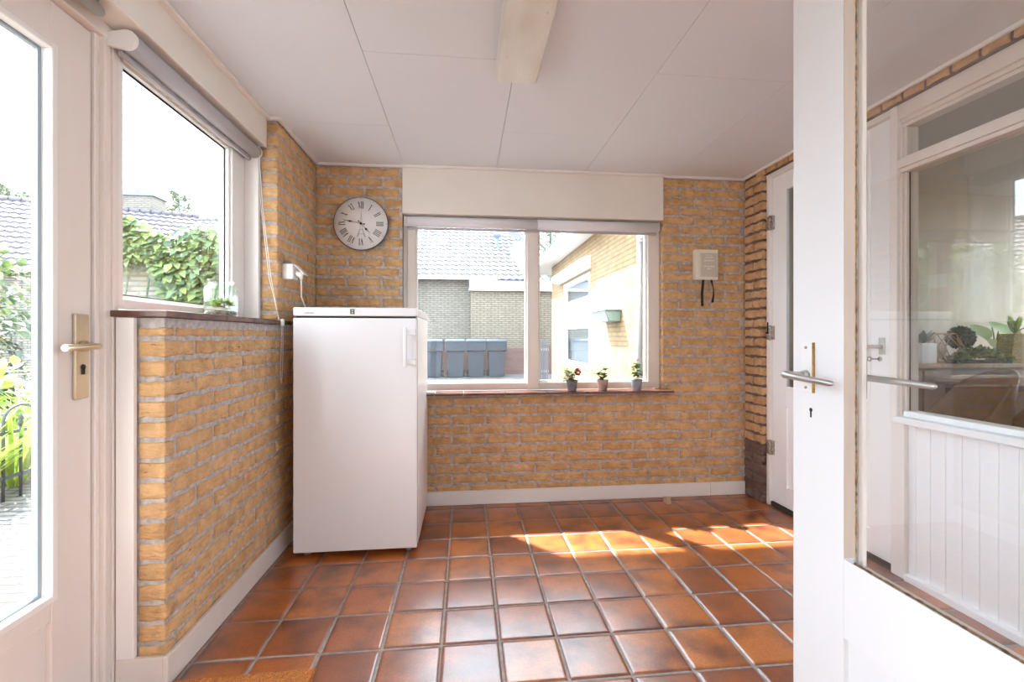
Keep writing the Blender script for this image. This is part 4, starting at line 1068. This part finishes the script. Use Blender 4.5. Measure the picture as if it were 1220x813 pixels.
# ---- white house wing: wall in the plane X = 2.06 for Y > 4
wg = thing('house_wing', 'sunlit brick house wing with wide white eaves outside the back window', 'house', (2.06, 7, 0))
mb = MB(); mb.box(2.06, 6.5, 4.02, 7.28, GZ, 2.76); mb.box(2.06, 6.5, 9.4, 10.6, GZ, 2.76); mb.box(2.06, 6.5, 7.28, 9.4, GZ, .5); mb.box(2.06, 6.5, 7.28, 9.4, 2.2, 2.76); mb.box(2.45, 6.5, 7.28, 9.4, .5, 2.2)
mb.box(2.06, 2.2, 3.15, 4.02, GZ, 2.76)
mb.build('wall', M['wing_brick'], wg)
mb = MB(); mb.box(1.72, 6.6, 3.42, 12.0, 2.765, 2.80); mb.build('soffit', M['white'], wg); 
mb = MB(); mb.box(1.69, 1.72, 3.42, 12.0, 2.74, 2.9); mb.build('fascia', M['white'], wg)
mb = MB(); mb.box(1.72, 6.6, 3.42, 12.0, 2.80, 2.88); mb.build('roof', M['rooftile'], wg)
mb = MB(); frame_rect(mb, 'x', 2.07, 2.14, 7.30, 9.38, .52, 2.2, .10); mb.box(2.07, 2.14, 7.4, 9.28, 1.25, 1.33); f_ = mb.build('window_frame', M['white'], wg, bevel=.005)
mb = MB(); mb.box(2.11, 2.115, 7.4, 9.28, .62, 2.1); mb.build('pane', M['glass'], f_)
mb = MB(); mb.box(2.16, 2.18, 7.42, 9.26, 1.30, 1.84); mb.build('half_curtain', M['white'], wg)
mb = MB(); mb.box(2.2, 2.44, 7.3, 9.38, .5, 2.19); mb.build('dark_interior', simple('dim_room', (.12,.15,.18), .9), wg)
mb = MB(); mb.prism([(1.93, 2.26), (2.06, 2.24), (2.06, 2.46), (1.88, 2.40), (1.86, 2.30)], 7.2, 9.7, 'y'); mb.build('shutter_box', M['white'], wg, bevel=.01)
mb = MB(); mb.box(2.02, 2.06, 5.05, 5.12, .3, 2.25); mb.box(2.02, 2.06, 4.3, 5.12, 2.25, 2.33); mb.build('door_frame', M['white'], wg)
mb = MB(); mb.tube([(2.0, 4.98, GZ), (2.0, 4.98, 2.2)], .035, 12); mb.build('drainpipe', simple('pipe_grey', (.25,.24,.25), .5), wg)
# planter trough on the wing wall
pl = thing('wall_planter', 'pale green slatted trough hanging on the sunlit brick wall', 'planter', (1.95, 6.1, 1.3))
M['green_p'] = simple('sage_paint', (.15,.22,.19), .5)
mb = MB(); mb.prism([(1.90, 1.31), (2.05, 1.31), (2.055, 1.45), (1.845, 1.45)], 5.76, 6.43, 'y'); mb.build('trough', M['green_p'], pl, bevel=.008)
mb = MB(); mb.box(1.825, 2.058, 5.74, 6.45, 1.452, 1.468); mb.build('rim', M['green_p'], pl, bevel=.004)
for k in range(9):
    y = 5.80+k*.072; mb = MB(); mb.prism([(1.885, 1.31), (1.893, 1.31), (1.843, 1.45), (1.832, 1.45)], y, y+.03, 'y'); mb.build('slat', M.setdefault('pslat', simple('pale_slat', (.42,.46,.44), .6)), pl)

# ---- left garden: iron fence, plants, brick wall with vine, roofs, trees
FXX = -3.24
fc = thing('iron_fence', 'low black iron hoop-top fence along the garden bed at left', 'fence', (FXX, 5, GZ))
M['iron'] = simple('iron', (.045,.055,.07), .45)
mb = MB()
for z in (.42, .105): mb = MB(); mb.box(FXX-.006, FXX+.006, 2.2, 7.0, z-.012, z+.012); mb.build('rail', M['iron'], fc)
y = 3.30
k = 0
yy = 3.62-.38*4
while yy < 7:
    pts = [(FXX, yy-.125, GZ), (FXX, yy-.125, .50)]+[(FXX, yy-.125*math.cos(q*PI/8), .50+.11*math.sin(q*PI/8)) for q in range(1, 8)]+[(FXX, yy+.125, .50), (FXX, yy+.125, GZ)]
    mb = MB(); mb.tube(pts, .010, 8); mb.build('hoop', M['iron'], fc)
    mb = MB(); mb.tube([(FXX, yy, GZ), (FXX, yy, .46)], .009, 8); mb.tube([(FXX, yy, .45), (FXX, yy, .475), (FXX, yy, .49), (FXX, yy, .505), (FXX, yy, .55)], [.009, .02, .01, .017, .002], 8); mb.build('finial_rod', M['iron'], fc)
    yy += .38
def bush(name, label, cat, c, rad, n_, L, W, mat, group=None, core=True, droop=0, seg=3):
    t_ = thing(name, label, cat, (c[0], c[1], GZ), group)
    mb = MB(); c = Vector(c)
    for i in range(n_):
        v = rvec(); k_ = rnd.uniform(.55, 1.0); q = c+Vector((v.x*rad[0], v.y*rad[1], v.z*rad[2]))*k_
        d = v+rvec()*.8+Vector((0,0,-droop)); leaf(mb, q, d, (0,0,1), L*rnd.uniform(.7,1.2), W*rnd.uniform(.7,1.2), .3, seg=seg)
    mb.build('foliage', mat, t_)
    ms = MB()
    for i in range(7):
        v = rvec(); ms.tube([(c.x+v.x*.05, c.y+v.y*.05, GZ-.0), c+Vector((v.x*rad[0]*.5, v.y*rad[1]*.5, rad[2]*.5))], [.015, .005], 6)
    ms.build('stem', M['bark'], t_)
    return t_
# grassy strap plants behind the fence
for k, (x, y, lab) in enumerate(((-3.5, 3.35, 'tuft of long lime-green strap leaves behind the iron fence, nearest the door'), (-3.55, 3.9, 'arching lime-green grassy clump behind the fence in the middle'), (-3.6, 4.5, 'farther lime-green grassy clump behind the iron fence'))):
    t_ = thing('grassy_plant', lab, 'plant', (x, y, GZ), 'strap leaved plants by the fence'); mb = MB()
    for i in range(110):
        a = rnd.uniform(0, 2*PI); r = rnd.uniform(0, .14); L = rnd.uniform(.5, .95)
        leaf(mb, (x+math.cos(a)*r, y+math.sin(a)*r, GZ), (math.cos(a)*.5, math.sin(a)*.5, 1), (math.cos(a), math.sin(a), .1), L, .03, -.35, seg=4)
    mb.build('foliage', M['lime'], t_)
bush('flowering_shrub', 'low pale lime shrub behind the grassy clumps at left', 'shrub', (-4.3, 4.2, .5), (.55, .9, .45), 900, .11, .07, M['lime'])
bush('garden_shrub', 'dark blue-green shrub mass seen through the left door glass', 'shrub', (-5.6, 5.2, 1.0), (.85, .85, 1.0), 1800, .13, .07, M['shrub'], droop=.3)
bush('garden_shrub', 'tall mixed green shrub beneath the roof in the left door glass', 'shrub', (-6.9, 6.6, 1.6), (1.0, .8, .95), 1300, .14, .1, M['vine'], droop=.3)
# brick garden wall with vine
gw = thing('garden_wall', 'pale brick garden shed wall under the climbing vine', 'wall', (-4, 6.2, 0))
mb = MB(); mb.box(-4.95, -3.62, 6.2, 6.45, GZ, 2.3); mb.build('wall', M['garden_brick'], gw)
mb = MB(); mb.box(-3.62, -2.45, 6.55, 6.8, GZ, 2.3); mb.build('side_panel', simple('dark_timber', (.07,.06,.05), .8, nscale=10, var=.3, stretch=(6,6,.5)), gw)
mb = MB(); mb.box(-4.98, -2.42, 6.15, 6.9, 2.3, 2.35); mb.build('coping', M['dark'], gw)
vn = thing('climbing_vine', 'large green vine hanging over the pale brick garden wall', 'vine', (-4, 6.1, 1.5))
mb = MB()
for i in range(3400):
    x = rnd.uniform(-4.95, -2.5); f = (x+5.6)/3.1
    low = 2.12 - .70*min(1, max(0, (x+3.85)/.25)) - .10*math.sin(x*7)
    top = 2.46+.08*math.sin(x*4)+.05*math.sin(x*9)
    z = rnd.uniform(low-.1, top); y = 6.12 - .32*math.sqrt(max(.05, 1-((z-2.2)/.9)**2))*rnd.uniform(.2, 1)
    leaf(mb, (x, y, z), (rnd.uniform(-.8,.8), -.6, rnd.uniform(-1.3,.5)), (0,-1,.7), rnd.uniform(.06,.14), rnd.uniform(.055,.12), .2, fold=.25)
mb.build('foliage', M['vine'], vn)
ms = MB()
for i in range(10):
    x = -4.85+i*.25; ms.tube([(x, 6.17, 1.3), (x+.1, 6.1, 1.8), (x+.25, 6.0, 2.4)], .012, 6)
ms.build('stem', M['bark'], vn)
bush('garden_shrub', 'low green shrubs at the foot of the pale brick wall', 'shrub', (-4.0, 5.75, 1.2), (.5, .25, .38), 400, .1, .06, M['vine'])
# neighbour roof left with chimney
n2 = thing('neighbour_house', 'dark tiled house roof with brick chimney beyond the garden at left', 'house', (-11, 17, 0))
a0 = Vector((-24.0, 12.45, 0)); ad = (Vector((-8.8, 17.5, 0))-Vector((-14.5, 15.6, 0))).normalized(); perp = Vector((-ad.y, ad.x, 0))
sl_ = math.radians(38); L_ = 4.2; upv = perp*math.cos(sl_)+Vector((0,0,math.sin(sl_)))
rid = Vector((-14.5, 15.6, 5.42)); st = rid-upv*L_-ad*10
mb = MB(); roof(mb, st, ad, upv, 17.3, L_); mb.build('roof', simple('dark_roof_tile', (.13,.115,.135), .6, nscale=5, var=.2), n2)
mb = MB()
for i in range(57): p = rid-ad*10+ad*i*.3; mb.tube([p+Vector((0,0,.03)), p+ad*.27+Vector((0,0,.01))], [.11,.09], 8)
mb.build('ridge', M['vent2'], n2)
c_ = st+perp*.3; cs = [c_, c_+ad*17.2, c_+ad*17.2+perp*5, c_+perp*5]
mb = MB(); mb.add([Vector((p.x, p.y, GZ)) for p in cs]+[Vector((p.x, p.y, st.z+.1)) for p in cs], [(3,2,1,0),(4,5,6,7),(0,1,5,4),(1,2,6,5),(2,3,7,6),(3,0,4,7)]); mb.build('wall', M['out_brick'], n2)
r_ = ray_pt(166, 15.6); mb = MB(); mb.box(r_.x-.5, r_.x+.5, r_.y-.1, r_.y+.6, 4.6, 6.0); ch_ = mb.build('chimney', M['out_brick'], n2)
mb = MB(); mb.box(r_.x-.56, r_.x+.56, r_.y-.16, r_.y+.66, 6.0, 6.1); mb.tube([(r_.x-.2, r_.y+.2, 6.1), (r_.x-.2, r_.y+.2, 6.35)], .12, 10); mb.build('cap', M['vent'], ch_)
def tree(px_, d, ztop, rad, lab, n_=1500, mat='tree', L=.22, zc=None):
    r_ = ray_pt(px_, d); t_ = thing('tree', lab, 'tree', (r_.x, r_.y, GZ), None)
    ms = MB(); mb = MB(); ms.tube([(r_.x, r_.y, GZ), (r_.x+.1, r_.y, ztop*.5), (r_.x, r_.y, ztop*.96)], [.22, .14, .02], 8)
    for i in range(26):
        h = ztop*(.45+.53*i/26); a = i*2.4; R_ = rad*(1.15-.9*((i/26))**1.5)
        e = Vector((r_.x+math.cos(a)*R_, r_.y+math.sin(a)*R_, h+R_*.3)); s0 = Vector((r_.x, r_.y, h-R_*.3)); ms.tube([s0, s0.lerp(e,.5)+Vector((0,0,R_*.12)), e], [.05,.03,.008], 5)
        for k in range(n_//26):
            t2 = rnd.uniform(.25, 1.05); q = s0.lerp(e, t2)+rvec()*R_*.22+Vector((0,0,-rnd.uniform(0,.5)*R_*.4))
            leaf(mb, q, rvec()+Vector((0,0,-.8)), rvec(), L*rnd.uniform(.6,1.2), L*.5, .2, seg=2)
    ms.build('trunk', M['bark'], t_); mb.build('foliage', M[mat], t_)
tree(15, 22, 8.8, 2.2, 'pale feathery tree rising behind the dark roof in the left door glass', 2600)
tree(213, 24, 9.2, 1.2, 'slender pale tree rising behind the roof right of the chimney', 1300)
tree(238, 27, 8.0, 1.4, 'lower hazy tree at the right behind the left roof', 700)
tree(655, 26, 9.5, 3.0, 'pale green tree behind the white eaves outside the back window', 3000)

# ================================================================== LIGHT
w = bpy.data.worlds.new('sky'); scene.world = w; w.use_nodes = True; nt = w.node_tree
bg = nt.nodes['Background']; bg.inputs['Color'].default_value = (.77,.89,1,1); bg.inputs['Strength'].default_value = 3.55
su = bpy.data.lights.new('sun', 'SUN'); su.energy = 9.0; su.angle = math.radians(1.2); su.color = (1, .96, .89)
so = bpy.data.objects.new('sun', su); COL.objects.link(so)
el = math.radians(54); dirv = Vector((.67*math.cos(el), -.742*math.cos(el), -math.sin(el)))
so.rotation_euler = dirv.to_track_quat('-Z', 'Y').to_euler(); so.location = (-5, 8, 9)

# ================================================================== CAMERA
cam = bpy.data.cameras.new('camera'); co = bpy.data.objects.new('camera', cam); COL.objects.link(co)
cam.sensor_width = 36; cam.lens = 532/1220*36; cam.clip_start = .05; cam.clip_end = 200
cam.shift_y = -(406.5-401)/1220
co.location = (0, 0, 1.107); co.rotation_euler = (PI/2, 0, -.103)
scene.camera = co
scene.view_settings.view_transform = 'Standard'; scene.view_settings.look = 'None'
scene.view_settings.gamma = 1; scene.view_settings.exposure = 1.6; scene.view_settings.use_curve_mapping = False
cy = scene.cycles
cy.use_denoising = True; cy.max_bounces = 14; cy.diffuse_bounces = 8; cy.glossy_bounces = 5; cy.transparent_max_bounces = 24
cy.sample_clamp_indirect = 8; cy.caustics_reflective = False; cy.caustics_refractive = False
